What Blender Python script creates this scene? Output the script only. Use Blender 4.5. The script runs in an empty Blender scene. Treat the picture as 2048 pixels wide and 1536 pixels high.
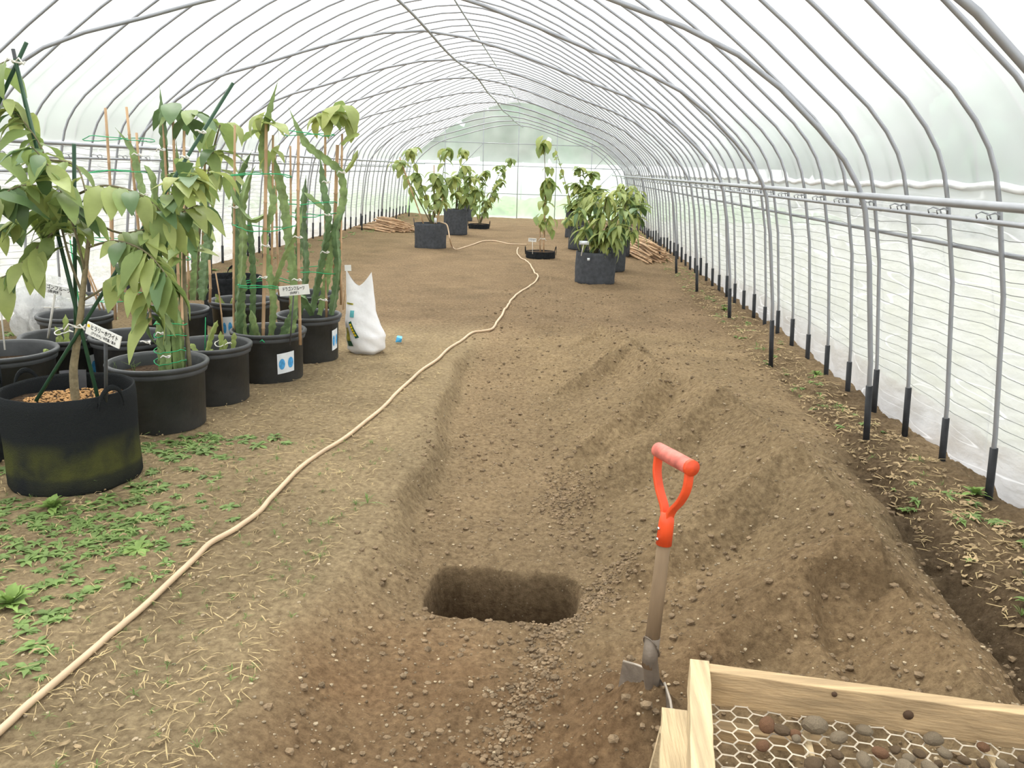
import bpy, math, random
import numpy as np
from mathutils import Vector, Matrix, Euler

random.seed(7)
rng = np.random.default_rng(7)
scene = bpy.context.scene
col = scene.collection

# ------------------------------------------------------------------ camera
cam_data = bpy.data.cameras.new('camera')
cam_data.sensor_fit = 'HORIZONTAL'
cam_data.sensor_width = 36.0
cam_data.lens = 36.0 * 1650.0 / 2048.0
cam_data.clip_end = 500
cam = bpy.data.objects.new('camera', cam_data)
col.objects.link(cam)
cam.matrix_world = Matrix(((0.997880, -0.041045, 0.050510, 0.000000), (0.059173, 0.248997, -0.966695, 0.000000), (0.027101, 0.967634, 0.250898, 1.500000), (0.000000, 0.000000, 0.000000, 1.000000)))
scene.camera = cam

# ------------------------------------------------------------------ overcast sky
world = bpy.data.worlds.new('overcast_sky')
scene.world = world
world.use_nodes = True
wn = world.node_tree
wn.nodes.clear()
w_out = wn.nodes.new('ShaderNodeOutputWorld')
w_bg = wn.nodes.new('ShaderNodeBackground')
w_tc = wn.nodes.new('ShaderNodeTexCoord')
w_noise = wn.nodes.new('ShaderNodeTexNoise')
w_noise.inputs['Scale'].default_value = 2.2
w_noise.inputs['Detail'].default_value = 3
w_ramp = wn.nodes.new('ShaderNodeValToRGB')
w_ramp.color_ramp.elements[0].position = 0.3
w_ramp.color_ramp.elements[0].color = (0.86, 0.91, 1.0, 1)
w_ramp.color_ramp.elements[1].position = 0.62
w_ramp.color_ramp.elements[1].color = (1, 0.99, 0.97, 1)
wn.links.new(w_tc.outputs['Generated'], w_noise.inputs['Vector'])
wn.links.new(w_noise.outputs['Fac'], w_ramp.inputs['Fac'])
wn.links.new(w_ramp.outputs['Color'], w_bg.inputs['Color'])
w_bg.inputs['Strength'].default_value = 1.8
wn.links.new(w_bg.outputs['Background'], w_out.inputs['Surface'])

# soft sun behind the cloud cover
sun_data = bpy.data.lights.new('clouded_sun', 'SUN')
sun_data.energy = 4.0
sun_data.angle = math.radians(34)
sun_data.color = (1.0, 0.97, 0.9)
sun = bpy.data.objects.new('clouded_sun', sun_data)
col.objects.link(sun)
sun.rotation_euler = Euler((math.radians(-24), math.radians(-16), 0))

vs = scene.view_settings
vs.view_transform = 'Standard'
vs.look = 'None'
vs.gamma = 1.0
vs.use_curve_mapping = False
vs.exposure = 0.36
scene.cycles.max_bounces = 8
scene.cycles.transparent_max_bounces = 16
scene.cycles.transmission_bounces = 8

# ------------------------------------------------------------------ materials
def new_mat(name):
    m = bpy.data.materials.new(name)
    m.use_nodes = True
    nt = m.node_tree
    bsdf = nt.nodes['Principled BSDF']
    return m, nt, bsdf

def mat(name, color, rough=0.7, metal=0.0, var=0.15, scale=20.0, bump=0.0, bscale=60.0, translucent=0.0, stretch=None, spec=0.3, coords='Object'):
    m, nt, b = new_mat(name)
    b.inputs['Roughness'].default_value = rough
    b.inputs['Metallic'].default_value = metal
    b.inputs['Specular IOR Level'].default_value = spec
    tc = nt.nodes.new('ShaderNodeTexCoord')
    src = tc.outputs[coords]
    if stretch:
        mp = nt.nodes.new('ShaderNodeMapping')
        mp.inputs['Scale'].default_value = stretch
        nt.links.new(src, mp.inputs['Vector'])
        src = mp.outputs['Vector']
    n = nt.nodes.new('ShaderNodeTexNoise')
    n.inputs['Scale'].default_value = scale
    n.inputs['Detail'].default_value = 4
    nt.links.new(src, n.inputs['Vector'])
    r = nt.nodes.new('ShaderNodeValToRGB')
    c = color
    r.color_ramp.elements[0].position = 0.3
    r.color_ramp.elements[1].position = 0.7
    r.color_ramp.elements[0].color = (c[0]*(1-var), c[1]*(1-var), c[2]*(1-var), 1)
    r.color_ramp.elements[1].color = (min(1, c[0]*(1+var)), min(1, c[1]*(1+var)), min(1, c[2]*(1+var)), 1)
    nt.links.new(n.outputs['Fac'], r.inputs['Fac'])
    nt.links.new(r.outputs['Color'], b.inputs['Base Color'])
    if bump > 0:
        n2 = nt.nodes.new('ShaderNodeTexNoise')
        n2.inputs['Scale'].default_value = bscale
        n2.inputs['Detail'].default_value = 5
        nt.links.new(src, n2.inputs['Vector'])
        bp = nt.nodes.new('ShaderNodeBump')
        bp.inputs['Strength'].default_value = bump
        bp.inputs['Distance'].default_value = 0.02
        nt.links.new(n2.outputs['Fac'], bp.inputs['Height'])
        nt.links.new(bp.outputs['Normal'], b.inputs['Normal'])
    if translucent > 0:
        t = nt.nodes.new('ShaderNodeBsdfTranslucent')
        nt.links.new(r.outputs['Color'], t.inputs['Color'])
        mx = nt.nodes.new('ShaderNodeMixShader')
        mx.inputs[0].default_value = translucent
        out = nt.nodes['Material Output']
        nt.links.new(b.outputs[0], mx.inputs[1])
        nt.links.new(t.outputs[0], mx.inputs[2])
        nt.links.new(mx.outputs[0], out.inputs['Surface'])
    return m

def film_mat(name, clear, diffuse, tint=(0.97, 0.985, 0.98), gloss=0.06, bump=0.25, bscale=3.0, streak=(1, 1, 1), haze=0.0, milk=0.94, vary=0.08, crease=0.0):
    """greenhouse polyethylene: part clear, part hazy (blurring what lies behind), part milky"""
    m = bpy.data.materials.new(name)
    m.use_nodes = True
    nt = m.node_tree
    nt.nodes.clear()
    N = nt.nodes.new
    Lk = nt.links.new
    out = N('ShaderNodeOutputMaterial')
    tr = N('ShaderNodeBsdfTransparent')
    tr.inputs['Color'].default_value = (*tint, 1)
    rf = N('ShaderNodeBsdfRefraction')
    rf.inputs['Color'].default_value = (*tint, 1)
    rf.inputs['Roughness'].default_value = 0.75
    ge = N('ShaderNodeNewGeometry')
    io = N('ShaderNodeMapRange')
    io.inputs['To Min'].default_value = 1.06
    io.inputs['To Max'].default_value = 1/1.06
    Lk(ge.outputs['Backfacing'], io.inputs['Value'])
    Lk(io.outputs[0], rf.inputs['IOR'])
    m0 = N('ShaderNodeMixShader')
    m0.inputs[0].default_value = haze
    Lk(tr.outputs[0], m0.inputs[1]); Lk(rf.outputs[0], m0.inputs[2])
    tl = N('ShaderNodeBsdfTranslucent')
    tl.inputs['Color'].default_value = (milk*0.99, milk, milk, 1)
    df = N('ShaderNodeBsdfDiffuse')
    df.inputs['Color'].default_value = (0.85, 0.86, 0.85, 1)
    gl = N('ShaderNodeBsdfGlossy')
    gl.inputs['Roughness'].default_value = 0.35
    tc = N('ShaderNodeTexCoord')
    mp = N('ShaderNodeMapping')
    mp.inputs['Scale'].default_value = streak
    n = N('ShaderNodeTexNoise')
    n.inputs['Scale'].default_value = bscale
    n.inputs['Detail'].default_value = 5
    Lk(tc.outputs['Object'], mp.inputs['Vector'])
    Lk(mp.outputs['Vector'], n.inputs['Vector'])
    bp = N('ShaderNodeBump')
    bp.inputs['Strength'].default_value = bump
    bp.inputs['Distance'].default_value = 0.05
    Lk(n.outputs['Fac'], bp.inputs['Height'])
    for s in (tl, df, gl):
        Lk(bp.outputs['Normal'], s.inputs['Normal'])
    m1 = N('ShaderNodeMixShader')
    m1.inputs[0].default_value = diffuse
    Lk(tl.outputs[0], m1.inputs[1]); Lk(df.outputs[0], m1.inputs[2])
    m2 = N('ShaderNodeMixShader')
    mr = N('ShaderNodeMapRange')           # dusty patches are milkier
    mr.inputs['From Min'].default_value = 0.3
    mr.inputs['From Max'].default_value = 0.7
    mr.inputs['To Min'].default_value = min(1, clear + vary)
    mr.inputs['To Max'].default_value = max(0, clear - vary)
    Lk(n.outputs['Fac'], mr.inputs['Value'])
    fac = mr.outputs[0]
    body = m1.outputs[0]
    if crease > 0:                          # stress-whitened creases
        mp2 = N('ShaderNodeMapping')
        mp2.inputs['Rotation'].default_value = (0.30, 0, 0)
        mp2.inputs['Scale'].default_value = (0.3, 0.42, 4.2)
        Lk(tc.outputs['Object'], mp2.inputs['Vector'])
        n3 = N('ShaderNodeTexNoise'); n3.inputs['Scale'].default_value = 1.9; n3.inputs['Detail'].default_value = 0.6
        Lk(mp2.outputs['Vector'], n3.inputs['Vector'])
        s1 = N('ShaderNodeMath'); s1.operation = 'SUBTRACT'; s1.inputs[1].default_value = 0.5
        Lk(n3.outputs['Fac'], s1.inputs[0])
        ab = N('ShaderNodeMath'); ab.operation = 'ABSOLUTE'; Lk(s1.outputs[0], ab.inputs[0])
        cr = N('ShaderNodeMapRange'); cr.inputs['From Min'].default_value = 0.002; cr.inputs['From Max'].default_value = 0.009
        cr.inputs['To Min'].default_value = crease; cr.inputs['To Max'].default_value = 0.0
        Lk(ab.outputs[0], cr.inputs['Value'])
        wh = N('ShaderNodeBsdfTranslucent'); wh.inputs['Color'].default_value = (0.97, 0.97, 0.97, 1)
        mc = N('ShaderNodeMixShader'); Lk(cr.outputs[0], mc.inputs[0]); Lk(m1.outputs[0], mc.inputs[1]); Lk(wh.outputs[0], mc.inputs[2])
        body = mc.outputs[0]
        om = N('ShaderNodeMath'); om.operation = 'SUBTRACT'; om.inputs[0].default_value = 1.0; Lk(cr.outputs[0], om.inputs[1])
        mu = N('ShaderNodeMath'); mu.operation = 'MULTIPLY'; Lk(om.outputs[0], mu.inputs[0]); Lk(mr.outputs[0], mu.inputs[1])
        fac = mu.outputs[0]
    Lk(fac, m2.inputs[0])
    Lk(body, m2.inputs[1]); Lk(m0.outputs[0], m2.inputs[2])
    m3 = N('ShaderNodeMixShader')
    m3.inputs[0].default_value = gloss
    Lk(m2.outputs[0], m3.inputs[1]); Lk(gl.outputs[0], m3.inputs[2])
    Lk(m3.outputs[0], out.inputs['Surface'])
    return m

def soil_mat(name):
    m, nt, b = new_mat(name)
    b.inputs['Roughness'].default_value = 0.95
    b.inputs['Specular IOR Level'].default_value = 0.1
    at = nt.nodes.new('ShaderNodeAttribute')
    at.attribute_name = 'soil'
    tc = nt.nodes.new('ShaderNodeTexCoord')
    n = nt.nodes.new('ShaderNodeTexNoise')
    n.inputs['Scale'].default_value = 38
    n.inputs['Detail'].default_value = 7
    n.inputs['Roughness'].default_value = 0.7
    nt.links.new(tc.outputs['Object'], n.inputs['Vector'])
    r = nt.nodes.new('ShaderNodeValToRGB')
    r.color_ramp.elements[0].position = 0.28
    r.color_ramp.elements[0].color = (0.50, 0.46, 0.42, 1)
    r.color_ramp.elements[1].position = 0.72
    r.color_ramp.elements[1].color = (1.45, 1.44, 1.38, 1)
    nt.links.new(n.outputs['Fac'], r.inputs['Fac'])
    v = nt.nodes.new('ShaderNodeTexVoronoi')          # pale grit
    v.inputs['Scale'].default_value = 55
    nt.links.new(tc.outputs['Object'], v.inputs['Vector'])
    cr = nt.nodes.new('ShaderNodeValToRGB')
    cr.color_ramp.elements[0].position = 0.10
    cr.color_ramp.elements[0].color = (1, 1, 1, 1)
    cr.color_ramp.elements[1].position = 0.2
    cr.color_ramp.elements[1].color = (0, 0, 0, 1)
    nt.links.new(v.outputs['Distance'], cr.inputs['Fac'])
    sep = nt.nodes.new('ShaderNodeSeparateColor')
    nt.links.new(v.outputs['Color'], sep.inputs['Color'])
    gt = nt.nodes.new('ShaderNodeMath')
    gt.operation = 'GREATER_THAN'
    gt.inputs[1].default_value = 0.86
    nt.links.new(sep.outputs[0], gt.inputs[0])
    mm = nt.nodes.new('ShaderNodeMath')
    mm.operation = 'MULTIPLY'
    nt.links.new(gt.outputs[0], mm.inputs[0])
    nt.links.new(cr.outputs['Color'], mm.inputs[1])
    mu = nt.nodes.new('ShaderNodeMix')
    mu.data_type = 'RGBA'
    mu.blend_type = 'MULTIPLY'
    mu.inputs[0].default_value = 1.0
    nt.links.new(at.outputs['Color'], mu.inputs[6])
    nt.links.new(r.outputs['Color'], mu.inputs[7])
    mg = nt.nodes.new('ShaderNodeMix')
    mg.data_type = 'RGBA'
    nt.links.new(mm.outputs[0], mg.inputs[0])
    nt.links.new(mu.outputs[2], mg.inputs[6])
    mg.inputs[7].default_value = (0.5, 0.41, 0.28, 1)
    nt.links.new(mg.outputs[2], b.inputs['Base Color'])
    n2 = nt.nodes.new('ShaderNodeTexNoise')
    n2.inputs['Scale'].default_value = 70
    n2.inputs['Detail'].default_value = 8
    n2.inputs['Roughness'].default_value = 0.75
    nt.links.new(tc.outputs['Object'], n2.inputs['Vector'])
    bp = nt.nodes.new('ShaderNodeBump')
    bp.inputs['Strength'].default_value = 1.0
    bp.inputs['Distance'].default_value = 0.03
    nt.links.new(n2.outputs['Fac'], bp.inputs['Height'])
    nt.links.new(bp.outputs['Normal'], b.inputs['Normal'])
    return m

M = {}
M['soil'] = soil_mat('soil')
M['roof_film'] = film_mat('roof_film', 0.54, 0.06, bscale=1.2, streak=(1, 0.35, 1), haze=0.6, milk=0.74)
M['side_film'] = film_mat('side_film', 0.34, 0.14, bump=0.9, bscale=5.0, streak=(2.2, 0.7, 1.3), gloss=0.08, haze=0.45, milk=0.68, vary=0.14, crease=0.55)
M['back_film'] = film_mat('back_film', 0.66, 0.08, tint=(0.86, 0.98, 0.94), bscale=2.0, haze=0.35, milk=0.85)
M['steel'] = mat('galvanised_steel', (0.34, 0.35, 0.37), rough=0.45, metal=0.5, var=0.08, scale=8)
M['sleeve'] = mat('black_sleeve', (0.02, 0.021, 0.023), rough=0.5, var=0.3)
M['strap'] = mat('grey_strap', (0.10, 0.10, 0.105), rough=0.7)
M['wire'] = mat('net_wire', (0.26, 0.27, 0.26), rough=0.6)
M['clip'] = mat('clip_wire', (0.3, 0.31, 0.32), rough=0.4, metal=0.6)
M['grass_out'] = mat('outside_grass', (0.27, 0.275, 0.21), rough=0.95, var=0.4, scale=1.5, stretch=(0.3, 3, 1), spec=0.1)
M['crop'] = mat('crop_green', (0.20, 0.34, 0.12), rough=0.9, var=0.4, scale=6, spec=0.1)
M['tree_out'] = mat('outside_foliage', (0.07, 0.16, 0.085), rough=0.95, var=0.5, scale=2.0, spec=0.1)
M['bark'] = mat('bark', (0.14, 0.10, 0.065), rough=0.9, var=0.35, scale=25, bump=0.5)
M['white_sheet'] = mat('white_sheet', (0.8, 0.82, 0.82), rough=0.7, var=0.05)
M['pot'] = mat('black_pot_plastic', (0.042, 0.045, 0.046), rough=0.48, var=0.35, scale=6, spec=0.45, bump=0.1, bscale=30)
M['felt'] = mat('black_felt', (0.018, 0.02, 0.022), rough=0.95, var=0.35, scale=30, bump=0.6, bscale=220, spec=0.15)
M['felt_blue'] = mat('charcoal_felt', (0.07, 0.075, 0.082), rough=0.95, var=0.2, scale=20, bump=0.4, bscale=150, spec=0.15)
M['potsoil'] = mat('potting_soil', (0.075, 0.05, 0.032), rough=0.95, var=0.5, scale=60, bump=1.0, bscale=90, spec=0.1)
M['pumice'] = mat('pumice', (0.42, 0.24, 0.1), rough=0.9, var=0.4, scale=9)
M['leaf_a'] = mat('leaf_pale', (0.40, 0.47, 0.16), rough=0.45, var=0.25, scale=7, translucent=0.42)
M['leaf_b'] = mat('leaf_mid', (0.27, 0.36, 0.12), rough=0.42, var=0.25, scale=7, translucent=0.4)
M['leaf_c'] = mat('leaf_deep', (0.12, 0.20, 0.08), rough=0.4, var=0.25, scale=7, translucent=0.25)
M['leaf_y'] = mat('leaf_young', (0.38, 0.42, 0.12), rough=0.45, var=0.25, scale=7, translucent=0.35)
M['cactus'] = mat('cactus_green', (0.21, 0.29, 0.11), rough=0.5, var=0.35, scale=14, spec=0.35)
M['cactus_dark'] = mat('cactus_dark', (0.12, 0.19, 0.08), rough=0.5, var=0.35, scale=14, spec=0.35)
M['cactus_tip'] = mat('cactus_tip', (0.27, 0.33, 0.10), rough=0.5, var=0.3, scale=14)
M['trunk'] = mat('young_trunk', (0.23, 0.19, 0.11), rough=0.85, var=0.3, scale=22, bump=0.4)
M['twig'] = mat('twig', (0.15, 0.13, 0.075), rough=0.85, var=0.25)
M['bamboo'] = mat('bamboo', (0.46, 0.30, 0.17), rough=0.6, var=0.3, scale=9, stretch=(1, 1, 0.3))
M['green_stake'] = mat('green_stake', (0.025, 0.07, 0.035), rough=0.45, var=0.2)
M['dark_stake'] = mat('dark_stake', (0.06, 0.065, 0.07), rough=0.5, var=0.2)
M['twine'] = mat('green_twine', (0.03, 0.36, 0.14), rough=0.6, var=0.2)
M['white_tie'] = mat('white_tie', (0.72, 0.70, 0.64), rough=0.8, var=0.1)
M['sign'] = mat('sign_white', (0.72, 0.72, 0.68), rough=0.55, var=0.05)
M['ink'] = mat('ink', (0.012, 0.012, 0.014), rough=0.6, var=0.1)
M['yellow'] = mat('yellow_print', (0.75, 0.55, 0.02), rough=0.5, var=0.1)
M['sticker'] = mat('sticker', (0.70, 0.74, 0.76), rough=0.45, var=0.06)
M['sticker_blue'] = mat('sticker_blue', (0.07, 0.32, 0.62), rough=0.45, var=0.3, scale=50)
M['hose'] = mat('hose', (0.56, 0.41, 0.265), rough=0.5, var=0.12, scale=6, spec=0.35)
M['bag'] = mat('bag_white', (0.80, 0.80, 0.80), rough=0.42, var=0.03, bump=0.3, bscale=14, spec=0.4)
M['print_green'] = mat('print_green', (0.02, 0.09, 0.05), rough=0.45)
M['print_teal'] = mat('print_teal', (0.12, 0.42, 0.45), rough=0.45)
M['print_olive'] = mat('print_olive', (0.35, 0.32, 0.05), rough=0.45, var=0.5, scale=25)
M['blue_plastic'] = mat('blue_plastic', (0.08, 0.40, 0.72), rough=0.4)
M['clear_plastic'] = film_mat('clear_plastic', 0.30, 0.35, bump=1.0, bscale=16, gloss=0.15)
M['orange'] = mat('orange_enamel', (0.72, 0.078, 0.02), rough=0.45, var=0.15, scale=18, spec=0.4)
M['shaft'] = mat('shaft_wood', (0.21, 0.145, 0.085), rough=0.75, var=0.35, scale=14, stretch=(1, 1, 0.15), bump=0.2)
M['blade'] = mat('weathered_steel', (0.22, 0.18, 0.14), rough=0.6, metal=0.5, var=0.25, scale=16, bump=0.15)
M['rivet'] = mat('rivet', (0.6, 0.58, 0.55), rough=0.3, metal=0.9)
M['timber'] = mat('sawn_timber', (0.42, 0.30, 0.165), rough=0.8, var=0.28, scale=9, stretch=(0.35, 6, 6), bump=0.3, bscale=30)
M['timber_y'] = mat('sawn_timber_cross', (0.50, 0.385, 0.23), rough=0.8, var=0.28, scale=9, stretch=(6, 0.35, 6), bump=0.3, bscale=30)
M['knot'] = mat('knot', (0.10, 0.06, 0.035), rough=0.8)
M['chicken_wire'] = mat('chicken_wire', (0.62, 0.54, 0.42), rough=0.7, metal=0.1, var=0.25)
M['stone_a'] = mat('stone_brown', (0.17, 0.115, 0.065), rough=0.9, var=0.4, scale=24, bump=0.7, bscale=60)
M['stone_b'] = mat('stone_grey', (0.30, 0.235, 0.155), rough=0.9, var=0.35, scale=24, bump=0.7, bscale=60)
M['stone_c'] = mat('stone_red', (0.24, 0.125, 0.065), rough=0.9, var=0.35, scale=24, bump=0.7, bscale=60)
M['pebble'] = mat('pebble', (0.36, 0.285, 0.185), rough=0.95, var=0.45, scale=12, bump=0.5)
M['clod'] = mat('clod', (0.205, 0.145, 0.085), rough=0.95, var=0.4, scale=20, bump=0.6)
M['straw'] = mat('straw', (0.46, 0.35, 0.18), rough=0.9, var=0.35, scale=3)
M['deadleaf'] = mat('dead_leaf', (0.34, 0.25, 0.14), rough=0.9, var=0.4, scale=4)
M['weed'] = mat('weed', (0.19, 0.28, 0.085), rough=0.6, var=0.35, scale=12, translucent=0.3)
M['weed_light'] = mat('weed_light', (0.25, 0.37, 0.10), rough=0.6, var=0.3, scale=12, translucent=0.3)
M['moss'] = mat('mossy_felt', (0.05, 0.058, 0.02), rough=0.95, var=0.6, scale=6, bump=0.7, bscale=180, spec=0.1)

# ------------------------------------------------------------------ helpers
def V(p): return Vector(p)

class MB:
    """collects shapes for ONE mesh"""
    def __init__(s): s.v = []; s.f = []
    def add(s, verts, faces):
        o = len(s.v)
        s.v.extend([tuple(p) for p in verts]); s.f.extend([tuple(i + o for i in f) for f in faces])
        return s
    def tube(s, path, r, n=8, cap=True):
        pts = [Vector(p) for p in path]
        rs = r if isinstance(r, (list, tuple)) else [r] * len(pts)
        ref = None; vs_ = []; fs = []
        for i, p in enumerate(pts):
            a = pts[max(0, i - 1)]; b = pts[min(len(pts) - 1, i + 1)]
            t = (b - a)
            if t.length < 1e-9: t = Vector((0, 0, 1))
            t.normalize()
            if ref is None:
                ref = Vector((0, 1, 0)) if abs(t.y) < 0.9 else Vector((1, 0, 0))
            u = ref - t * ref.dot(t)
            if u.length < 1e-4: u = t.orthogonal()
            u.normalize(); w = t.cross(u); ref = u
            for k in range(n):
                a_ = 2 * math.pi * k / n
                vs_.append(p + (u * math.cos(a_) + w * math.sin(a_)) * rs[i])
        m = len(pts)
        for i in range(m - 1):
            for k in range(n):
                k2 = (k + 1) % n
                fs.append((i*n + k, i*n + k2, (i+1)*n + k2, (i+1)*n + k))
        if cap:
            fs.append(tuple(range(n - 1, -1, -1))); fs.append(tuple((m-1)*n + k for k in range(n)))
        return s.add(vs_, fs)
    def box(s, c, size, rot=None):
        x, y, z = size[0]/2, size[1]/2, size[2]/2
        R = rot.to_3x3() if rot is not None else Matrix.Identity(3)
        vv = [R @ Vector(q) + Vector(c) for q in [(-x,-y,-z),(x,-y,-z),(x,y,-z),(-x,y,-z),(-x,-y,z),(x,-y,z),(x,y,z),(-x,y,z)]]
        return s.add(vv, [(3,2,1,0),(4,5,6,7),(0,1,5,4),(1,2,6,5),(2,3,7,6),(3,0,4,7)])
    def lathe(s, prof, n=40, wob=None, c=(0, 0, 0)):
        vv = []; ff = []
        for j, (r, z) in enumerate(prof):
            for k in range(n):
                a = 2*math.pi*k/n
                q = r if wob is None else r*(1 + wob(a, z))
                vv.append((c[0] + q*math.cos(a), c[1] + q*math.sin(a), c[2] + z))
        for j in range(len(prof) - 1):
            for k in range(n):
                k2 = (k+1) % n
                ff.append((j*n+k, j*n+k2, (j+1)*n+k2, (j+1)*n+k))
        return s.add(vv, ff)
    def grid(s, fn, nu, nv):
        vv = [fn(i/nu, j/nv) for j in range(nv+1) for i in range(nu+1)]
        ff = [(j*(nu+1)+i, j*(nu+1)+i+1, (j+1)*(nu+1)+i+1, (j+1)*(nu+1)+i) for j in range(nv) for i in range(nu)]
        return s.add(vv, ff)
    def mesh(s, name, m, smooth=True):
        me = bpy.data.meshes.new(name)
        me.from_pydata([tuple(p) for p in s.v], [], s.f)
        if smooth:
            me.polygons.foreach_set('use_smooth', [True]*len(me.polygons))
        if m is not None: me.materials.append(M[m] if isinstance(m, str) else m)
        me.update()
        return me
    def build(s, name, m, parent=None, smooth=True, bevel=0.0, world=False):
        if world and parent is not None:
            p = origin(parent)
            s.v = [(a[0]-p[0], a[1]-p[1], a[2]-p[2]) for a in s.v]
        return link(name, s.mesh(name, m, smooth), parent, bevel=bevel)

ORIGIN = {}
def origin(o):
    p = Vector((0, 0, 0))
    while o is not None:
        p = p + o.location; o = o.parent
    return p

def link(name, me, parent=None, loc=None, mtx=None, bevel=0.0):
    o = bpy.data.objects.new(name, me)
    col.objects.link(o)
    if parent is not None: o.parent = parent
    if mtx is not None: o.matrix_local = mtx
    elif loc is not None: o.location = loc
    if bevel > 0:
        b = o.modifiers.new('bevel', 'BEVEL'); b.width = bevel; b.segments = 2; b.limit_method = 'ANGLE'
    return o

def tag(o, label, cat, group=None, kind=None):
    o['label'] = label; o['category'] = cat
    if group: o['group'] = group
    if kind: o['kind'] = kind
    return o

def thing(name, label, cat, loc=(0, 0, 0), group=None):
    o = bpy.data.objects.new(name, None)
    o.empty_display_size = 0.1
    col.objects.link(o); o.location = loc
    return tag(o, label, cat, group)

def struct(o, label=None, cat=None):
    o['kind'] = 'structure'
    if label: o['label'] = label
    if cat: o['category'] = cat
    return o

# value noise -----------------------------------------------------------
_perm = np.random.default_rng(3).random((256, 256))
def vnoise(x, y):
    x = np.asarray(x, float); y = np.asarray(y, float)
    xi = np.floor(x).astype(int); yi = np.floor(y).astype(int)
    fx = x - xi; fy = y - yi
    fx = fx*fx*(3-2*fx); fy = fy*fy*(3-2*fy)
    a = _perm[xi & 255, yi & 255]; b = _perm[(xi+1) & 255, yi & 255]
    c = _perm[xi & 255, (yi+1) & 255]; d = _perm[(xi+1) & 255, (yi+1) & 255]
    return (a*(1-fx)+b*fx)*(1-fy) + (c*(1-fx)+d*fx)*fy
def fbm(x, y, o=4, s=1.0):
    t = 0; a = 0.5
    for k in range(o):
        t = t + a*(vnoise(x*s + 17*k, y*s + 31*k) - 0.5); s *= 2.1; a *= 0.5
    return t
def sstep(a, b, x):
    t = np.clip((x-a)/(b-a), 0, 1)
    return t*t*(3-2*t)
# ------------------------------------------------------------------ ground
def itp(Y, ys, vs_): return np.interp(Y, ys, vs_)
def crest(Y):
    return (itp(Y, [1.0, 2.4, 3.8, 4.7, 5.8, 7.0, 8.0, 9.0], [1.2, 1.13, 1.1, 0.95, 0.8, 0.58, 0.42, 0.35]),
            itp(Y, [0.6, 1.2, 2.0, 2.65, 3.15, 3.55, 3.95, 4.5, 5.0, 5.5, 6.0, 6.5, 7.0, 7.5, 8.2, 9.0],
                   [0.1, 0.15, 0.18, 0.20, 0.17, 0.19, 0.15, 0.17, 0.10, 0.11, 0.07, 0.08, 0.04, 0.05, 0.02, 0.0]))
def left_toe(Y): return itp(Y, [1.0, 2.1, 2.5, 3.1, 3.9, 4.7, 5.8, 7.5], [-0.25, -0.2, -0.1, 0.2, 0.14, -0.05, -0.2, -0.4])
def right_toe(Y): return itp(Y, [1.0, 2.3, 3.0, 5.0, 7.0, 9.5], [1.5, 1.5, 1.55, 1.66, 1.72, 1.6])
def trench_depth(Y): return 0.13*(1 - sstep(6.2, 7.5, Y))
def trench_edge(Y): return itp(Y, [1.0, 2.4, 2.9, 3.5, 4.4, 5.4, 7.1], [-0.9, -0.86, -0.8, -0.72, -0.70, -0.79, -0.80]) + 0.16*fbm(Y*1.7, Y*0 + 4.2, 4, 1.3)

def hole_sdf(X, Y):
    a = math.radians(-4)
    u = (X + 0.17)*math.cos(a) + (Y - 2.97)*math.sin(a); v = -(X + 0.17)*math.sin(a) + (Y - 2.97)*math.cos(a)
    u = u + 0.03*fbm(X, Y, 3, 9); v = v + 0.03*fbm(X+7, Y, 3, 9)
    r = 0.09
    qx = np.abs(u) - (0.285 - r); qy = np.abs(v) - (0.185 - r)
    return np.hypot(np.maximum(qx, 0), np.maximum(qy, 0)) + np.minimum(np.maximum(qx, qy), 0) - r

HEAPS = [((1.10, 3.55, 0.37), (0.45, 3.1, 0.09)), ((0.98, 2.62, 0.35), (0.45, 2.30, 0.08)), ((0.95, 4.57, 0.35), (0.25, 3.95, 0.03)),
         ((0.70, 5.15, 0.28), (0.15, 4.45, 0.0)), ((0.62, 6.6, 0.22), (0.05, 5.8, 0.0)), ((0.45, 7.6, 0.14), (0.0, 6.9, -0.02)),
         ((1.12, 2.62, 0.35), (0.98, 2.62, 0.35)), ((1.14, 1.5, 0.24), (1.15, 2.5, 0.32)), ((1.14, 2.7, 0.33), (1.12, 3.5, 0.31)), ((1.12, 3.6, 0.33), (1.0, 4.5, 0.29)),
         ((0.98, 4.6, 0.31), (0.75, 5.6, 0.20)), ((0.75, 5.6, 0.20), (0.60, 6.7, 0.18)), ((0.60, 6.7, 0.16), (0.40, 8.0, 0.10)), ((0.32, 2.00, 0.145), (0.02, 1.80, 0.06)), ((0.33, 2.02, 0.13), (0.22, 2.20, 0.045)), ((0.85, 1.95, 0.22), (0.40, 1.75, 0.10))]
def heaps(X, Y):
    z = np.full(np.shape(X), -1.0)
    wx = X + 0.05*fbm(X, Y, 3, 4); wy = Y + 0.05*fbm(X+5, Y+2, 3, 4)
    for a, b in HEAPS:
        dx, dy = b[0]-a[0], b[1]-a[1]; L2 = dx*dx + dy*dy
        t = np.clip(((wx-a[0])*dx + (wy-a[1])*dy)/L2, 0, 1)
        d = np.hypot(wx - a[0] - t*dx, wy - a[1] - t*dy)
        side = (wx - a[0])*dy - (wy - a[1])*dx                # the nearer flank of each heap has slipped a little
        hz_ = a[2] + (b[2]-a[2])*t - 0.74*d + 0.010*np.exp(-d*30) - 0.008
        if abs(dx) > 0.25: hz_ = hz_ - np.where(side > 0, 0.065*(1 - np.exp(-d*60)), 0.0)
        else: hz_ = hz_ - np.where(wx > a[0] + t*dx, 0.045*(1 - np.exp(-d*60)), 0.0)
        z = np.maximum(z, hz_)
    return z

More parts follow.
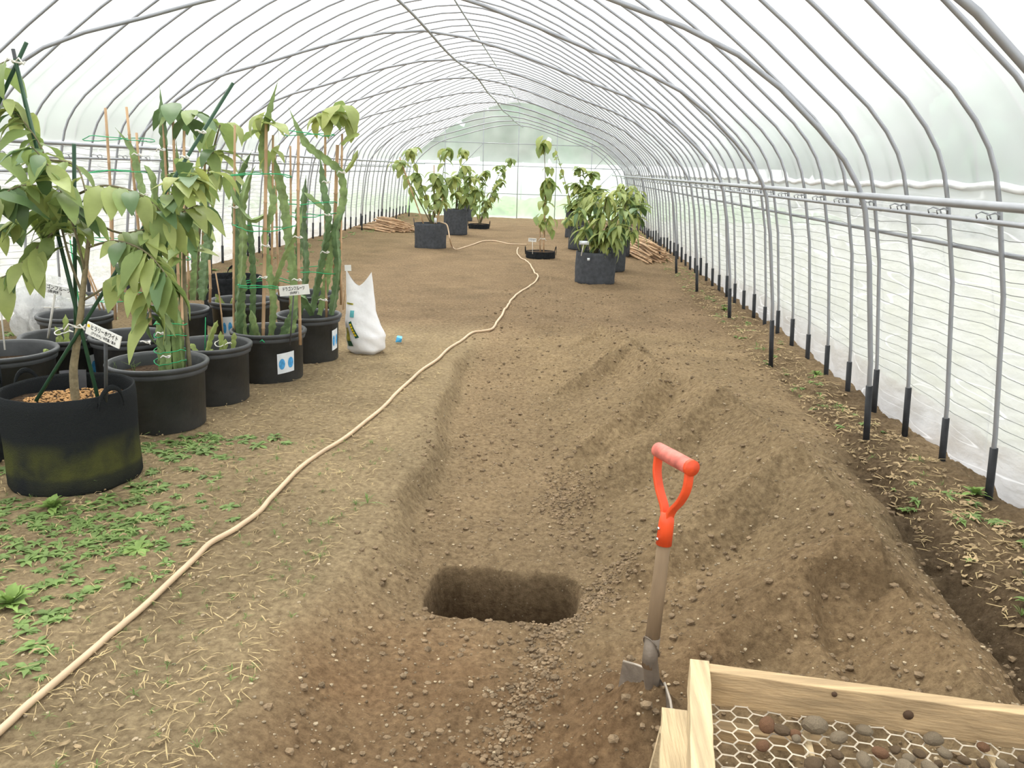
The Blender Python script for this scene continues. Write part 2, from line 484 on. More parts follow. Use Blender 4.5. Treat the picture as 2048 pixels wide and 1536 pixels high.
def mound_mask(X, Y):
    xl, xr = left_toe(Y), right_toe(Y)
    return sstep(xl - 0.1, xl + 0.25, X)*(1 - sstep(xr - 0.12, xr + 0.1, X))*(1 - sstep(8.0, 9.5, Y))

def ground_h(X, Y, fine=True):
    X = np.asarray(X, float); Y = np.asarray(Y, float)
    d = trench_depth(Y); xe = trench_edge(Y)
    w = itp(Y, [2.0, 3.0, 3.6], [0.42, 0.30, 0.13])
    z = -d*sstep(xe, xe + w, X)
    xc, hc = crest(Y); xl, xr = left_toe(Y), right_toe(Y)
    tl = np.clip((X - xl)/(xc - xl), 0, 1); tr = np.clip((xr - X)/(xr - xc), 0, 1)
    zl = z + (hc - z)*tl**1.12
    zr = 0.0 + hc*tr**0.95
    z = np.where(X <= xc, zl, zr)
    # wind-rows: shovelled sub-heaps leave oblique crests on the left flank
    mk = mound_mask(X, Y)
    z = z + mk*0.07*fbm(X, Y, 4, 2.6)
    z = np.where(hole_sdf(X, Y) > 0.03, np.maximum(z, heaps(X, Y)), z)
    # flat-topped heap with a small scarp towards the viewer
    sc = sstep(0.84, 0.92, X)*(1 - sstep(1.16, 1.26, X))
    z = z - 0.075*sc*(1 - sstep(2.53, 2.56, Y + 0.08*fbm(X, Y, 3, 8)))*sstep(1.7, 2.5, Y)
    # channel at the right toe
    ch = np.exp(-((X - xr - 0.05)/0.10)**2)*sstep(1.6, 2.1, Y)*(1 - sstep(3.9, 4.6, Y))
    z = z - 0.10*ch*(0.3 + 2.6*np.clip(fbm(X, Y, 4, 5) + 0.15, 0, 1)) + 0.10*np.clip(ch*2, 0, 1)*fbm(X+2, Y, 4, 9)
    ch2 = np.exp(-((X - xr - 0.1)/0.08)**2)*sstep(4.6, 5.0, Y)*(1 - sstep(10, 12, Y))
    z = z - 0.05*ch2*np.clip(fbm(X, Y, 3, 3)*3, 0, 1)
    # rough verge along the right wall
    vg = sstep(1.62, 1.78, X)
    z = z + vg*(0.03 + 0.09*fbm(X, Y, 4, 5))
    # left verge rises a little
    z = z + 0.03*np.clip(-3.3 - X, 0, 9)
    # gentle undulation, far dug soil lip
    z = z + 0.05*fbm(X, Y, 4, 0.8)
    lip = sstep(7.3, 8.3, Y + 0.8*fbm(X, Y, 2, 0.7))
    z = z + lip*(0.05*fbm(X, Y, 4, 1.9) + 0.015)
    # small pockets
    for (px, py, r, dd) in ((0.42, 4.35, 0.09, 0.07), (0.05, 1.72, 0.10, 0.07), (0.75, 2.25, 0.08, 0.05), (0.25, 3.25, 0.05, 0.03), (0.62, 1.98, 0.07, 0.04)):
        z = z - dd*np.exp(-(((X-px)/r)**2 + ((Y-py)/(r*0.7))**2))
    s = hole_sdf(X, Y)
    z = z - 0.02*np.exp(-(s/0.06)**2) - 0.46*(1 - sstep(-0.035, 0.02, s))
    if fine:
        am = 0.35 + 0.65*sstep(-0.9, -0.5, X)
        z = z + am*0.034*fbm(X, Y, 3, 11) + am*0.024*fbm(X+3, Y+9, 3, 30) + am*0.012*fbm(X+8, Y+4, 2, 75)
    return z

def gh(x, y): return float(ground_h(np.array([x]), np.array([y]))[0])

def axis_steps(a, b, step): return list(np.arange(a, b, step))
gx = np.array(axis_steps(-5.6, -3.0, 0.05) + axis_steps(-3.0, -1.3, 0.03) + axis_steps(-1.3, 1.9, 0.0095) + axis_steps(1.9, 2.62, 0.03) + [2.62])
gy = list(np.arange(-2.0, 1.2, 0.1)); y = 1.2
while y < 27.3:
    gy.append(y); y += 0.0095*max(1.0, (y/3.0)**1.55)
gy = np.array(gy)
GX, GY = np.meshgrid(gx, gy)
GZ = ground_h(GX, GY)
nxn, nyn = len(gx), len(gy)
me = bpy.data.meshes.new('floor')
co = np.stack([GX, GY, GZ], -1).reshape(-1, 3)
me.vertices.add(len(co)); me.vertices.foreach_set('co', co.ravel())
ii, jj = np.meshgrid(np.arange(nxn-1), np.arange(nyn-1))
a_ = (jj*nxn + ii).ravel()
quads = np.stack([a_, a_+1, a_+1+nxn, a_+nxn], -1)
me.loops.add(quads.size); me.loops.foreach_set('vertex_index', quads.ravel())
me.polygons.add(len(quads)); me.polygons.foreach_set('loop_start', np.arange(0, quads.size, 4)); me.polygons.foreach_set('loop_total', np.full(len(quads), 4))
me.polygons.foreach_set('use_smooth', np.ones(len(quads), bool))
me.update()
# kinds of soil: trodden tan path, turned brown soil, reddish subsoil, dark damp verge
Xf, Yf = co[:, 0], co[:, 1]
def mixc(c, k, m): return c*(1 - m[:, None]) + np.array(k)[None, :]*m[:, None]
cc = np.tile(np.array([0.41, 0.315, 0.19]), (len(co), 1))
nb = fbm(Xf, Yf, 4, 1.3)
xe = trench_edge(Yf)
cc = mixc(cc, (0.37, 0.27, 0.16), sstep(xe - 0.05, xe + 0.25, Xf))
cc = mixc(cc, (0.35, 0.258, 0.15), mound_mask(Xf, Yf)*0.9)
cc = mixc(cc, (0.33, 0.205, 0.11), sstep(xe - 0.15, xe + 0.3, Xf)*(1 - sstep(2.4, 3.4, Yf))*np.clip(0.45 + 2.2*nb, 0, 0.85)*(1 - 0.6*sstep(0.2, 0.8, Xf)))
cc = mixc(cc, (0.275, 0.197, 0.118), sstep(7.3, 8.3, Yf + 0.8*fbm(Xf, Yf, 2, 0.7)))
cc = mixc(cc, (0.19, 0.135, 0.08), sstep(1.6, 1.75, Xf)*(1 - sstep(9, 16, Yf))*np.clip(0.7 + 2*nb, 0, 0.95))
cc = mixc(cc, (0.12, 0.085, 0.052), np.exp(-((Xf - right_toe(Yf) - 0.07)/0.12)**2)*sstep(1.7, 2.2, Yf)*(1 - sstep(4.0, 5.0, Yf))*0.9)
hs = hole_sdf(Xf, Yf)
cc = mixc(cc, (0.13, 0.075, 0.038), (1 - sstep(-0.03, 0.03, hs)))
cc = mixc(cc, (0.21, 0.155, 0.085), (1 - sstep(-3.6, -2.4, Xf))*0.7)
cc = cc*(1 + 0.5*fbm(Xf+11, Yf, 4, 3.1))[:, None]
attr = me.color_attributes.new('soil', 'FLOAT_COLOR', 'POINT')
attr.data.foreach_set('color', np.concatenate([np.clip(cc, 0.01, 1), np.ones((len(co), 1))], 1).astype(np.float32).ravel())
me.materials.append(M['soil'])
floor = link('floor', me)
struct(floor, 'bare brown earth floor with a shallow trench, a square pit and a heaped ridge', 'floor')

# ground outside the tunnel (four strips round the floor)
ob = MB()
for (x0, x1, y0, y1) in ((-90, -5.58, -30, 120), (2.6, 90, -30, 120), (-5.58, 2.6, 27.25, 120), (-5.58, 2.6, -30, -1.95)):
    ob.add([(x0, y0, -0.03), (x1, y0, -0.03), (x1, y1, -0.03), (x0, y1, -0.03)], [(0, 1, 2, 3)])
struct(ob.build('ground_outside', 'grass_out'), 'green field outside the plastic tunnel', 'ground')

# ------------------------------------------------------------------ greenhouse frame
CX = -1.41
TILT = 0.03
def lift(x, z): return z + TILT*(2.1 - x)
def outer_profile(off=0.0):
    """half section from the foot to the ridge (u outwards, z up)"""
    p = [(3.53, 0.0), (3.50, 0.35), (3.46, 0.7), (3.425, 1.0), (3.34, 1.40), (3.30, 1.54), (3.255, 1.64), (3.18, 1.75), (3.065, 1.875)]
    for u in (2.85, 2.6, 2.3, 2.0, 1.65, 1.3, 0.95, 0.6, 0.3, 0.0):
        p.append((u, 3.43 - 0.2205*u**1.75))
    return p
def inner_profile():
    p = [(3.22, 0.0), (3.17, 0.5), (3.09, 1.05), (3.03, 1.33), (2.98, 1.45), (2.89, 1.58), (2.74, 1.73), (2.52, 1.92), (2.29, 2.07), (2.0, 2.19), (1.6, 2.31), (1.2, 2.44), (0.8, 2.56), (0.4, 2.65), (0.0, 2.69)]
    return p
def full_path(prof, y, zfoot=-0.12, du=0.0, dz=0.0):
    L = [(CX - u - du, z + dz) for u, z in prof]; R = [(CX + u + du, z + dz) for u, z in prof]
    pts = L + R[::-1][1:]
    out = []
    for k, (x, z) in enumerate(pts):
        zz = lift(x, z)
        if k in (0, len(pts)-1): zz = zfoot
        out.append((x, y, zz))
    return out

frame = thing('greenhouse_frame', 'galvanised pipe hoop frame of the long plastic tunnel', 'frame')
hoop_me = MB().tube(full_path(outer_profile(), 0.0), 0.0118, 8).mesh('hoop', 'steel')
def sleeve_mesh(prof, side, top):
    p = full_path(prof, 0.0)
    if side > 0: p = p[::-1]
    a, b = Vector(p[0]), Vector(p[1])
    t = (top - a.z)/(b.z - a.z)
    return MB().tube([a.lerp(b, 0.0), a.lerp(b, t)], 0.019, 8).mesh('ground_sleeve', 'sleeve')
sl_r = sleeve_mesh(outer_profile(), 1, 0.27); sl_l = sleeve_mesh(outer_profile(), -1, 0.33)
hoop_y = [3.84 + 0.505*k for k in range(-8, 46)]
for k, y in enumerate(hoop_y):
    h = link('hoop', hoop_me, frame, (0, y, 0))
    for m_, sd in ((sl_r, 1), (sl_l, -1)):
        link('ground_sleeve', m_, h, (0, 0, random.uniform(-0.04, 0.05)))
arch_me = MB().tube(full_path(inner_profile(), 0.0), 0.0145, 8).mesh('inner_arch', 'steel')
asl_r = sleeve_mesh(inner_profile(), 1, 0.38); asl_l = sleeve_mesh(inner_profile(), -1, 0.38)
arch_y = [0.4, 2.5, 4.6, 6.72, 8.6, 10.75, 12.75, 15.0, 17.2, 19.3, 21.4, 23.4, 25.4]
for y in arch_y:
    h = link('inner_arch', arch_me, frame, (0, y, 0))
    if y == 6.72:                                   # one arch stands askew
        h.rotation_euler = (0, 0, 0.13); h.location = (CX*(1 - math.cos(0.13)), 6.30 - CX*math.sin(0.13), 0)
    link('ground_sleeve', asl_r, h); link('ground_sleeve', asl_l, h)
def rail(name, x, z, r, y0=-1.8, y1=27.0, wob=0.0, n=40):
    pts = []
    for k in range(n+1):
        y = y0 + (y1 - y0)*k/n
        pts.append((x + wob*math.sin(y*1.3), y, z + wob*math.sin(y*0.9 + 1)))
    MB().tube(pts, r, 8).build(name, 'steel', frame)
rail('side_rail', CX + 2.985, 1.42, 0.0175); rail('side_rail', CX - 2.985, 1.62, 0.0175)
rail('clip_rail', CX + 3.31, 1.335, 0.0125); rail('clip_rail', CX - 3.31, 1.50, 0.0125)
rail('base_rail', CX + 3.42, 1.19, 0.0125); rail('base_rail', CX - 3.42, 1.375, 0.0125)
rail('ridge_rail', CX, lift(CX, 3.43) - 0.03, 0.0125)
# sagging pipe under the inner arches, kinked near the far end
pts = []
for k in range(61):
    y = -1.8 + 25.5*k/60
    pts.append((CX + 0.09 + 0.03*math.sin(y*0.6) + (0.16 if y > 22 else 0)*(y-22)/1.7, y, lift(CX, 2.69) - 0.03 - 0.02*math.sin(y*1.4) - (0.10*(y-20)/3.7 if y > 20 else 0)))
MB().tube(pts, 0.014, 8).build('ridge_rail', 'steel', frame)
clip_b = MB()
for t_ in (-1, 1):
    clip_b.tube([(-0.02, 0.05*t_, 0.0), (-0.028, 0.05*t_, 0.018), (0.0, 0.06*t_, 0.03), (0.03, 0.045*t_, 0.02), (0.035, 0.03*t_, -0.005)], 0.004, 5)
clip_b.tube([(0.03, -0.045, 0.02), (0.036, 0, 0.028), (0.03, 0.045, 0.02)], 0.004, 5)
clip_me = clip_b.mesh('clip', 'clip')
for y in hoop_y:
    link('clip', clip_me, frame, (CX + 3.31, y + 0.03, 1.345)); link('clip', clip_me, frame, (CX - 3.31, y + 0.03, 1.51))
# hold-down straps over the film, one per bay
strap_prof = [(u, z) for u, z in outer_profile() if z > 1.5]
sp = full_path(strap_prof, 0.0, du=0.05, dz=0.045)
sp = [(x, y, lift(x, z - TILT*(2.1-x)) if 0 < k < len(sp)-1 else lift(x, 1.5)) for k, (x, y, z) in enumerate(sp)]
strap_me = MB().tube(sp, 0.004, 5).mesh('hold_down_strap', 'strap')
for y in hoop_y: link('hold_down_strap', strap_me, frame, (0, y + 0.25, 0))
# end wall lattice
EY = 26.95
for z in (0.75, 1.61, 2.285): MB().tube([(-4.75 + 0.35*max(0, z-1.5)*2, EY, z+0.03), (1.95 - 0.5*max(0, z-1.5)*2, EY, z)], 0.014, 6).build('end_bar', 'steel', frame)
for x, zt in ((-3.73, 3.0), (-2.52, 3.4), (-1.41, 3.5), (-0.2, 3.3), (0.9, 2.7)): MB().tube([(x, EY, -0.05), (x, EY, zt)], 0.014, 6).build('end_post', 'steel', frame)
for (x0, z0, x1, z1) in ((-3.2, 1.6, -2.52, 2.3), (0.9, 0.8, 1.7, 1.6), (1.0, 1.6, 1.5, 2.2)): MB().tube([(x0, EY, z0), (x1, EY, z1)], 0.011, 6).build('end_brace', 'steel', frame)

# ------------------------------------------------------------------ film
FY0, FY1 = -1.9, 27.1
def wrinkle(y, z): return 0.006*math.sin(y*12.44) + 0.01*float(fbm(np.array([y*0.9]), np.array([z*2.5]), 3, 2.0)[0])
roof_prof = [(u + 0.028, z + 0.02) for u, z in outer_profile() if z >= 1.38]
rp = []
for sgn in (-1, 1):
    seg = [(CX + sgn*u, lift(CX + sgn*u, z)) for u, z in roof_prof]
    rp = seg if sgn < 0 else rp + seg[::-1][1:]
ny = 232
def roof_pt(i, j):
    x, z = rp[i]; y = FY0 + (FY1-FY0)*j/ny
    s = -0.010*(0.5 - 0.5*math.cos((y - hoop_y[0])/0.505*2*math.pi))    # film dips between hoops
    return (x*(1) + (CX - x)*(-s)*0.3, y, z + s)
rb = MB(); nr = len(rp)
rb.add([roof_pt(i, j) for j in range(ny+1) for i in range(nr)], [(j*nr+i, j*nr+i+1, (j+1)*nr+i+1, (j+1)*nr+i) for j in range(ny) for i in range(nr-1)])
roof = rb.build('ceiling', 'roof_film'); struct(roof, 'clear milky plastic film stretched over the pipe hoops', 'ceiling')

def side_wall(name, sgn, label, top, seed):
    prof = [(3.60, -0.06), (3.575, 0.1), (3.555, 0.25), (3.54, 0.45), (3.52, 0.65), (3.495, 0.85), (3.47, 1.02), (3.43, 1.2), (3.39, 1.35), (3.36, top)]
    nz = 34; nyw = 420
    zs = np.linspace(prof[0][1], top, nz+1); us = np.interp(zs, [p[1] for p in prof], [p[0] for p in prof])
    ys = np.linspace(FY0, FY1, nyw+1)
    Yg, Zg = np.meshgrid(ys, zs)
    bay = (Yg - hoop_y[0])/0.505
    sag = 0.5 - 0.5*np.cos(bay*2*math.pi)
    wr = 0.05*fbm(Yg*0.8 + seed, Zg*2.2 + Yg*0.5, 4, 2.4) + 0.022*np.abs(fbm(Yg*1.5 + Zg*3.0 + seed, Zg*1.2 - Yg*0.35, 3, 3.0))
    out = us[:, None] + 0.035*sag*(1.3 - Zg) + wr*(0.4 + 0.6*sag)
    X = CX + sgn*out
    Zt = Zg + sstep(top-0.35, top, Zg)*(0.06*fbm(Yg, Yg*0+seed, 2, 0.7) + 0.008*np.sin(bay*math.pi*2))
    Zt = np.where(Zg > 0.3, Zt + TILT*(2.1 - X)*sstep(0.3, 1.0, Zg), Zt)
    b = MB()
    b.add(np.stack([X, Yg, Zt], -1).reshape(-1, 3).tolist(), [(j*(nyw+1)+i, j*(nyw+1)+i+1, (j+1)*(nyw+1)+i+1, (j+1)*(nyw+1)+i) for j in range(nz) for i in range(nyw)])
    w = b.build(name, 'side_film'); struct(w, label, 'wall')
    hem = MB().tube([(X[-1, i], ys[i], Zt[-1, i]) for i in range(nyw+1)], 0.02, 6)
    hem.build('film_hem', 'white_sheet', w)
    return w
wr_ = side_wall('wall_right', 1, 'wrinkled whitish plastic side curtain on the right of the tunnel', 1.47, 3.0)
wl_ = side_wall('wall_left', -1, 'whitish plastic side curtain behind the row of potted plants', 1.44, 9.0)
for w, sgn in ((wr_, 1), (wl_, -1)):
    nb_ = MB()
    for z in np.arange(0.34, 1.4, 0.062):
        u = float(np.interp(z, [q[1] for q in outer_profile()[:8]], [q[0] for q in outer_profile()[:8]])) + 0.020
        nb_.tube([(CX + sgn*u, -1.5 + 0.2525*k, lift(CX+sgn*u, z) + 0.010*math.sin(k*0.9 + z*9) - 0.010*(k % 2)) for k in range(113)], 0.0018, 4, cap=False)
    nb_.build('net_wires', 'wire', w)['kind'] = 'stuff'
    nv = MB()
    for k in range(56):
        y = -1.4 + 0.505*k; x = CX + sgn*3.64
        nv.tube([(x, y, 0.1), (x - sgn*0.02, y + 0.02, 0.7), (CX + sgn*3.5, y + 0.03, lift(x, 1.18))], 0.003, 4, cap=False)
    nv.build('net_ties', 'wire', w)['kind'] = 'stuff'

# far end film
eb = MB()
prof = [(x, z) for x, z in rp]
base = [(CX - 3.56, -0.05)] + prof + [(CX + 3.56, -0.05)]
n_ = 60
xs = np.linspace(CX - 3.52, CX + 3.52, n_+1)
ztop = np.interp(xs, [p[0] for p in prof], [p[1] for p in prof])
verts = []; faces = []
for j in range(13):
    for i in range(n_+1):
        t = j/12
        verts.append((xs[i], 27.05 + 0.03*math.sin(xs[i]*3 + j*0.9) + 0.02*math.sin(j*2.3 + xs[i]*1.1), -0.05 + (ztop[i]+0.05)*t))
for j in range(12):
    for i in range(n_): faces.append((j*(n_+1)+i, j*(n_+1)+i+1, (j+1)*(n_+1)+i+1, (j+1)*(n_+1)+i))
eb.add(verts, faces)
struct(eb.build('wall_back', 'back_film'), 'clear plastic film closing the far end of the tunnel', 'wall')

# ------------------------------------------------------------------ beyond the film: trees and a neighbouring tunnel
def blob_crown(b, c, r, seed, n=26):
    rr = random.Random(seed)
    for k in range(n):
        th = rr.uniform(0, 2*math.pi); ph = math.acos(rr.uniform(-0.95, 1))
        d = r*rr.uniform(0.45, 0.85)
        q = (c[0] + d*math.sin(ph)*math.cos(th), c[1] + d*math.sin(ph)*math.sin(th), c[2] + d*math.cos(ph)*1.25)
        s = r*rr.uniform(0.25, 0.42)
        vv = []; ff = []; nu, nv_ = 9, 6
        for j in range(nv_+1):
            for i in range(nu):
                a = 2*math.pi*i/nu; p = math.pi*j/nv_
                w = s*(1 + 0.28*rr.uniform(-1, 1))
                vv.append((q[0]+w*math.sin(p)*math.cos(a), q[1]+w*math.sin(p)*math.sin(a), q[2]+w*math.cos(p)))
        for j in range(nv_):
            for i in range(nu):
                ff.append((j*nu+i, j*nu+(i+1) % nu, (j+1)*nu+(i+1) % nu, (j+1)*nu+i))
        b.add(vv, ff)
def far_tree(x, y, h, r, label, seed):
    t = thing('broadleaf_tree', label, 'tree', (x, y, -0.03), 'trees seen blurred through the film')
    MB().tube([(0, 0, 0), (0.1, 0, h*0.4), (0, 0.1, h*0.75)], [0.22, 0.16, 0.06], 8).build('trunk', 'bark', t)
    b = MB(); blob_crown(b, (0, 0, h*0.56), r, seed, 34); b.build('crown', 'tree_out', t)
BT = ['first green tree from the left behind the end film', 'second green tree from the left behind the end film', 'third green tree from the left behind the end film', 'green tree left of the middle behind the end film', 'green tree right of the middle behind the end film', 'third green tree from the right behind the end film', 'second green tree from the right behind the end film', 'first green tree from the right behind the end film']
for k, x in enumerate((-20, -14.5, -9.2, -4, 1.2, 6.5, 11.8, 20)):
    far_tree(x, 50 + 9*(k % 2), 8.6 + 0.7*math.sin(k*2.1), 3.5 + 0.3*(k % 2), BT[k], k)
for k, (x, y, h, r) in enumerate(((14, 25.5, 6.2, 3.1), (14.5, 33, 6.6, 3.3), (15, 41, 7.0, 3.4), (21, 48, 7.4, 3.5))):
    far_tree(x, y, h, r, ['nearest green tree outside the right side curtain', 'second green tree from the viewer outside the right side curtain', 'third green tree from the viewer outside the right side curtain', 'farthest green tree outside the right side curtain'][k], 20+k)
for k, (x, y, h, r) in enumerate(((-17, 23, 6.4, 3.1), (-17.5, 30.5, 6.6, 3.3), (-18, 38.5, 7.0, 3.4))):
    far_tree(x, y, h, r, ['nearest green tree outside the left side curtain', 'middle green tree outside the left side curtain', 'farthest green tree outside the left side curtain'][k], 40+k)
nt_ = thing('plastic_tunnel', 'low white plastic tunnel standing on the field behind the end film', 'greenhouse', (-2, 43, -0.03))
b = MB()
b.grid(lambda u, v: (-13 + 26*u, 1.5*math.cos(math.pi*v), 1.9*math.sin(math.pi*v)), 26, 10)
b.build('cover', 'white_sheet', nt_)
for x in range(-12, 13, 4):
    MB().tube([(x, 1.53*math.cos(math.pi*v/10), 1.93*math.sin(math.pi*v/10)) for v in range(11)], 0.03, 6).build('hoop', 'steel', nt_)

for k in range(9):
    y = 29.2 + 1.45*k
    b = MB()
    b.grid(lambda u, v: (-11 + 22*u, 0.42*(2*v-1), 0.30*math.sin(math.pi*v)*(0.8 + 0.35*math.sin(u*97 + k) + 0.2*math.sin(u*231))), 120, 5)
    o = b.build('crop_row', 'crop'); o.location = (-1.5, y, -0.04)
    tag(o, 'low green crop row on the field behind the end film', 'crop row', 'rows of low green crop behind the end film')
# ------------------------------------------------------------------ plant kit
def smooth(path, k=4):
    P = [Vector(p) for p in path]
    if len(P) < 3: return P
    out = []
    for i in range(len(P)-1):
        a = P[max(0, i-1)]; b = P[i]; c = P[i+1]; d = P[min(len(P)-1, i+2)]
        for s in range(k):
            t = s/k
            out.append(0.5*((2*b) + (c-a)*t + (2*a-5*b+4*c-d)*t*t + (3*b-a-3*c+d)*t**3))
    out.append(P[-1])
    return out

def leaf_mesh(name, m, L, W, droop, fold, n=6, tip=1.0):
    vv = []; ff = []
    x0 = 0.0
    for i in range(n+1):
        t = i/n
        w = W*0.5*(math.sin(math.pi*min(1, t*0.97 + 0.015)**(0.75*tip)))
        ang = droop*t
        y = L*(math.sin(ang)/droop if droop > 1e-3 else t); z = -L*((1-math.cos(ang))/droop if droop > 1e-3 else 0)
        e = fold*w + 0.012*W*math.sin(i*2.3)*3
        vv += [(-w, y, z + e), (0, y, z), (w, y, z + fold*w - 0.012*W*math.sin(i*1.7)*3)]
    for i in range(n):
        for k in range(2):
            a = i*3 + k; ff.append((a, a+1, a+4, a+3))
    return MB().add(vv, ff).mesh(name, m)

def leaf_set(L, W, mats, droops=(0.5, 0.9, 1.3), fold=0.25, tip=1.0):
    return [leaf_mesh('leaf', m, L*random.uniform(0.9, 1.1), W*random.uniform(0.9, 1.1), d, fold, tip=tip) for m in mats for d in droops]

BROAD = leaf_set(0.175, 0.07, ['leaf_a', 'leaf_a', 'leaf_b', 'leaf_b', 'leaf_c'], (0.5, 0.9, 1.3))
DEEP = leaf_set(0.24, 0.13, ['leaf_c', 'leaf_c', 'leaf_b'], (0.5, 0.9))
YOUNG = leaf_set(0.15, 0.06, ['leaf_y', 'leaf_a'], (0.6, 1.1))
NARROW = leaf_set(0.27, 0.058, ['leaf_a', 'leaf_b', 'leaf_a', 'leaf_c', 'leaf_y'], (0.7, 1.2, 1.6))
MIDS = leaf_set(0.20, 0.10, ['leaf_a', 'leaf_a', 'leaf_b', 'leaf_b', 'leaf_y'], (0.7, 1.2, 1.6))
SMALLS = leaf_set(0.15, 0.075, ['leaf_b', 'leaf_y', 'leaf_a', 'leaf_b'], (0.5, 1.0))

def leaf_matrix(p, d, nrm, s):
    d = Vector(d).normalized(); nrm = Vector(nrm)
    x = d.cross(nrm)
    if x.length < 1e-4: x = d.orthogonal()
    x.normalize(); z = x.cross(d)
    m = Matrix((( x.x, d.x, z.x, 0), (x.y, d.y, z.y, 0), (x.z, d.z, z.z, 0), (0, 0, 0, 1)))
    return Matrix.Translation(p) @ m @ Matrix.Scale(s, 4)

def put_leaf(t, meshes, p, d, s=1.0, up=(0, 0, 1)):
    q = Vector(p) - origin(t)
    return link('leaf', random.choice(meshes), t, mtx=leaf_matrix(q, d, up, s))

def head(t, p, n, meshes, s=1.0, tilt=(0.1, 0.7), jit=0.03):
    """a whorl of drooping leaves"""
    for k in range(n):
        a = 2*math.pi*(k/n) + random.uniform(-0.5, 0.5)
        el = random.uniform(-tilt[1], tilt[0])
        q = Vector(p) + Vector((random.gauss(0, jit), random.gauss(0, jit), random.gauss(0, jit)))
        put_leaf(t, meshes, q, (math.cos(a)*math.cos(el), math.sin(a)*math.cos(el), math.sin(el)), s*random.uniform(0.75, 1.15))

def branch(t, path, r0, r1, m='twig', name='branch', n=6):
    P = smooth(path)
    R = [r0 + (r1-r0)*i/(len(P)-1) for i in range(len(P))]
    MB().tube(P, R, n).build(name, m, t, world=True)
    return P

def leafy(t, P, n, meshes, s=1.0, start=0.15, hang=0.75):
    """leaves set alternately along a twig, hanging"""
    side = 1
    for k in range(n):
        f = start + (1-start)*(k + random.uniform(0, 0.5))/n
        i = min(len(P)-2, int(f*(len(P)-1)))
        p = P[i].lerp(P[i+1], f*(len(P)-1) - i)
        tan = (P[i+1] - P[i]).normalized()
        lat = tan.cross(Vector((0, 0, 1)))
        if lat.length < 0.15: lat = Vector((random.uniform(-1, 1), random.uniform(-1, 1), 0))
        lat.normalize()
        d = lat*side*random.uniform(0.5, 1.0) + tan*random.uniform(0.1, 0.6) + Vector((random.uniform(-0.3, 0.3), random.uniform(-0.3, 0.3), -hang*random.uniform(0.3, 1.3)))
        put_leaf(t, meshes, p, d, s*random.uniform(0.75, 1.15), up=(random.uniform(-0.4, 0.4), random.uniform(-0.4, 0.4), 1))
        side = -side

def stake(t, a, b, r=0.0075, m='bamboo', name='stake'):
    a = Vector(a); b = Vector(b); L = (b-a).length
    pts = []; rs = []
    if m == 'bamboo':
        n = max(3, int(L/0.16))
        for i in range(n+1):
            f = i/n
            bend = Vector((math.sin(f*3.1 + a.x*9)*0.006, math.cos(f*2.7 + a.y*7)*0.006, 0))
            p = a.lerp(b, f) + bend
            if 0 < i < n:
                e = (b-a).normalized()*0.006
                pts += [p-e, p, p+e]; rs += [r*(1-0.15*f), r*(1.25-0.15*f), r*(1-0.15*f)]
            else:
                pts.append(p); rs.append(r*(1-0.15*f))
    else:
        pts = [a, a.lerp(b, 0.5), b]; rs = [r]*3
    return MB().tube(pts, rs, 7).build(name, m, t, world=True)

def cactus_stem(t, path, r=0.028, m='cactus', name='stem', twist=0.0, lobe=0.07):
    """three winged climbing cactus stem with scalloped edges"""
    P = smooth(path, 7)
    L = sum((P[i+1]-P[i]).length for i in range(len(P)-1))
    # resample so that the scallops read
    n = max(8, int(L/(lobe/3)))
    cum = [0]
    for i in range(len(P)-1): cum.append(cum[-1] + (P[i+1]-P[i]).length)
    Q = []
    for k in range(n+1):
        d = L*k/n
        i = 0
        while i < len(cum)-2 and cum[i+1] < d: i += 1
        Q.append(P[i].lerp(P[i+1], (d-cum[i])/max(1e-6, cum[i+1]-cum[i])))
    vv = []; ff = []; ref = Vector((1, 0, 0)); base = random.uniform(0, 2)
    for k, p in enumerate(Q):
        tn = (Q[min(n, k+1)] - Q[max(0, k-1)]).normalized()
        u = ref - tn*ref.dot(tn)
        if u.length < 1e-3: u = tn.orthogonal()
        u.normalize(); w = tn.cross(u); ref = u
        f = k/n
        env = r*min(1, 0.35 + 4*(1-f))*(1 if f < 0.9 else max(0.12, (1-f)*10))*min(1, 0.6 + f*6)
        sc = 1 + 0.22*math.cos(2*math.pi*(L*f)/lobe)
        for j in range(6):
            a = base + twist*f + j*math.pi/3
            rad = env*sc if j % 2 == 0 else env*0.36
            vv.append(p + (u*math.cos(a) + w*math.sin(a))*rad)
    for k in range(n):
        for j in range(6):
            j2 = (j+1) % 6
            ff.append((k*6+j, k*6+j2, (k+1)*6+j2, (k+1)*6+j))
    ff.append(tuple(range(5, -1, -1))); ff.append(tuple(n*6+j for j in range(6)))
    return MB().add(vv, ff).build(name, m, t, smooth=False, world=True)

def twine_ring(t, c, r, z, m='twine', rr=0.003, sag=0.012, sy=1.0):
    pts = []
    for k in range(25):
        a = 2*math.pi*k/24
        q = r*(1 + 0.10*math.sin(3*a + z*11))
        pts.append((c[0] + q*math.cos(a), c[1] + q*sy*math.sin(a), z + sag*math.sin(2*a + z*7) + random.uniform(-0.004, 0.004)))
    return MB().tube(pts, rr, 5).build('twine', m, t, world=True)

def tie(t, p, r=0.014, m='white_tie'):
    b = MB(); p = Vector(p)
    b.tube([p + Vector((r*1.2*math.cos(a), r*1.2*math.sin(a), 0.004*math.sin(a*2))) for a in [k*2*math.pi/8 for k in range(9)]], 0.0045, 5)
    for s in (-1, 1):
        b.tube([p + Vector((0, -r, 0)), p + Vector((s*r*1.2, -r*1.6, r*0.7)), p + Vector((s*r*2.2, -r*1.7, random.uniform(-1, 0.6)*r))], 0.004, 5)
    return b.build('tie', m, t, world=True)

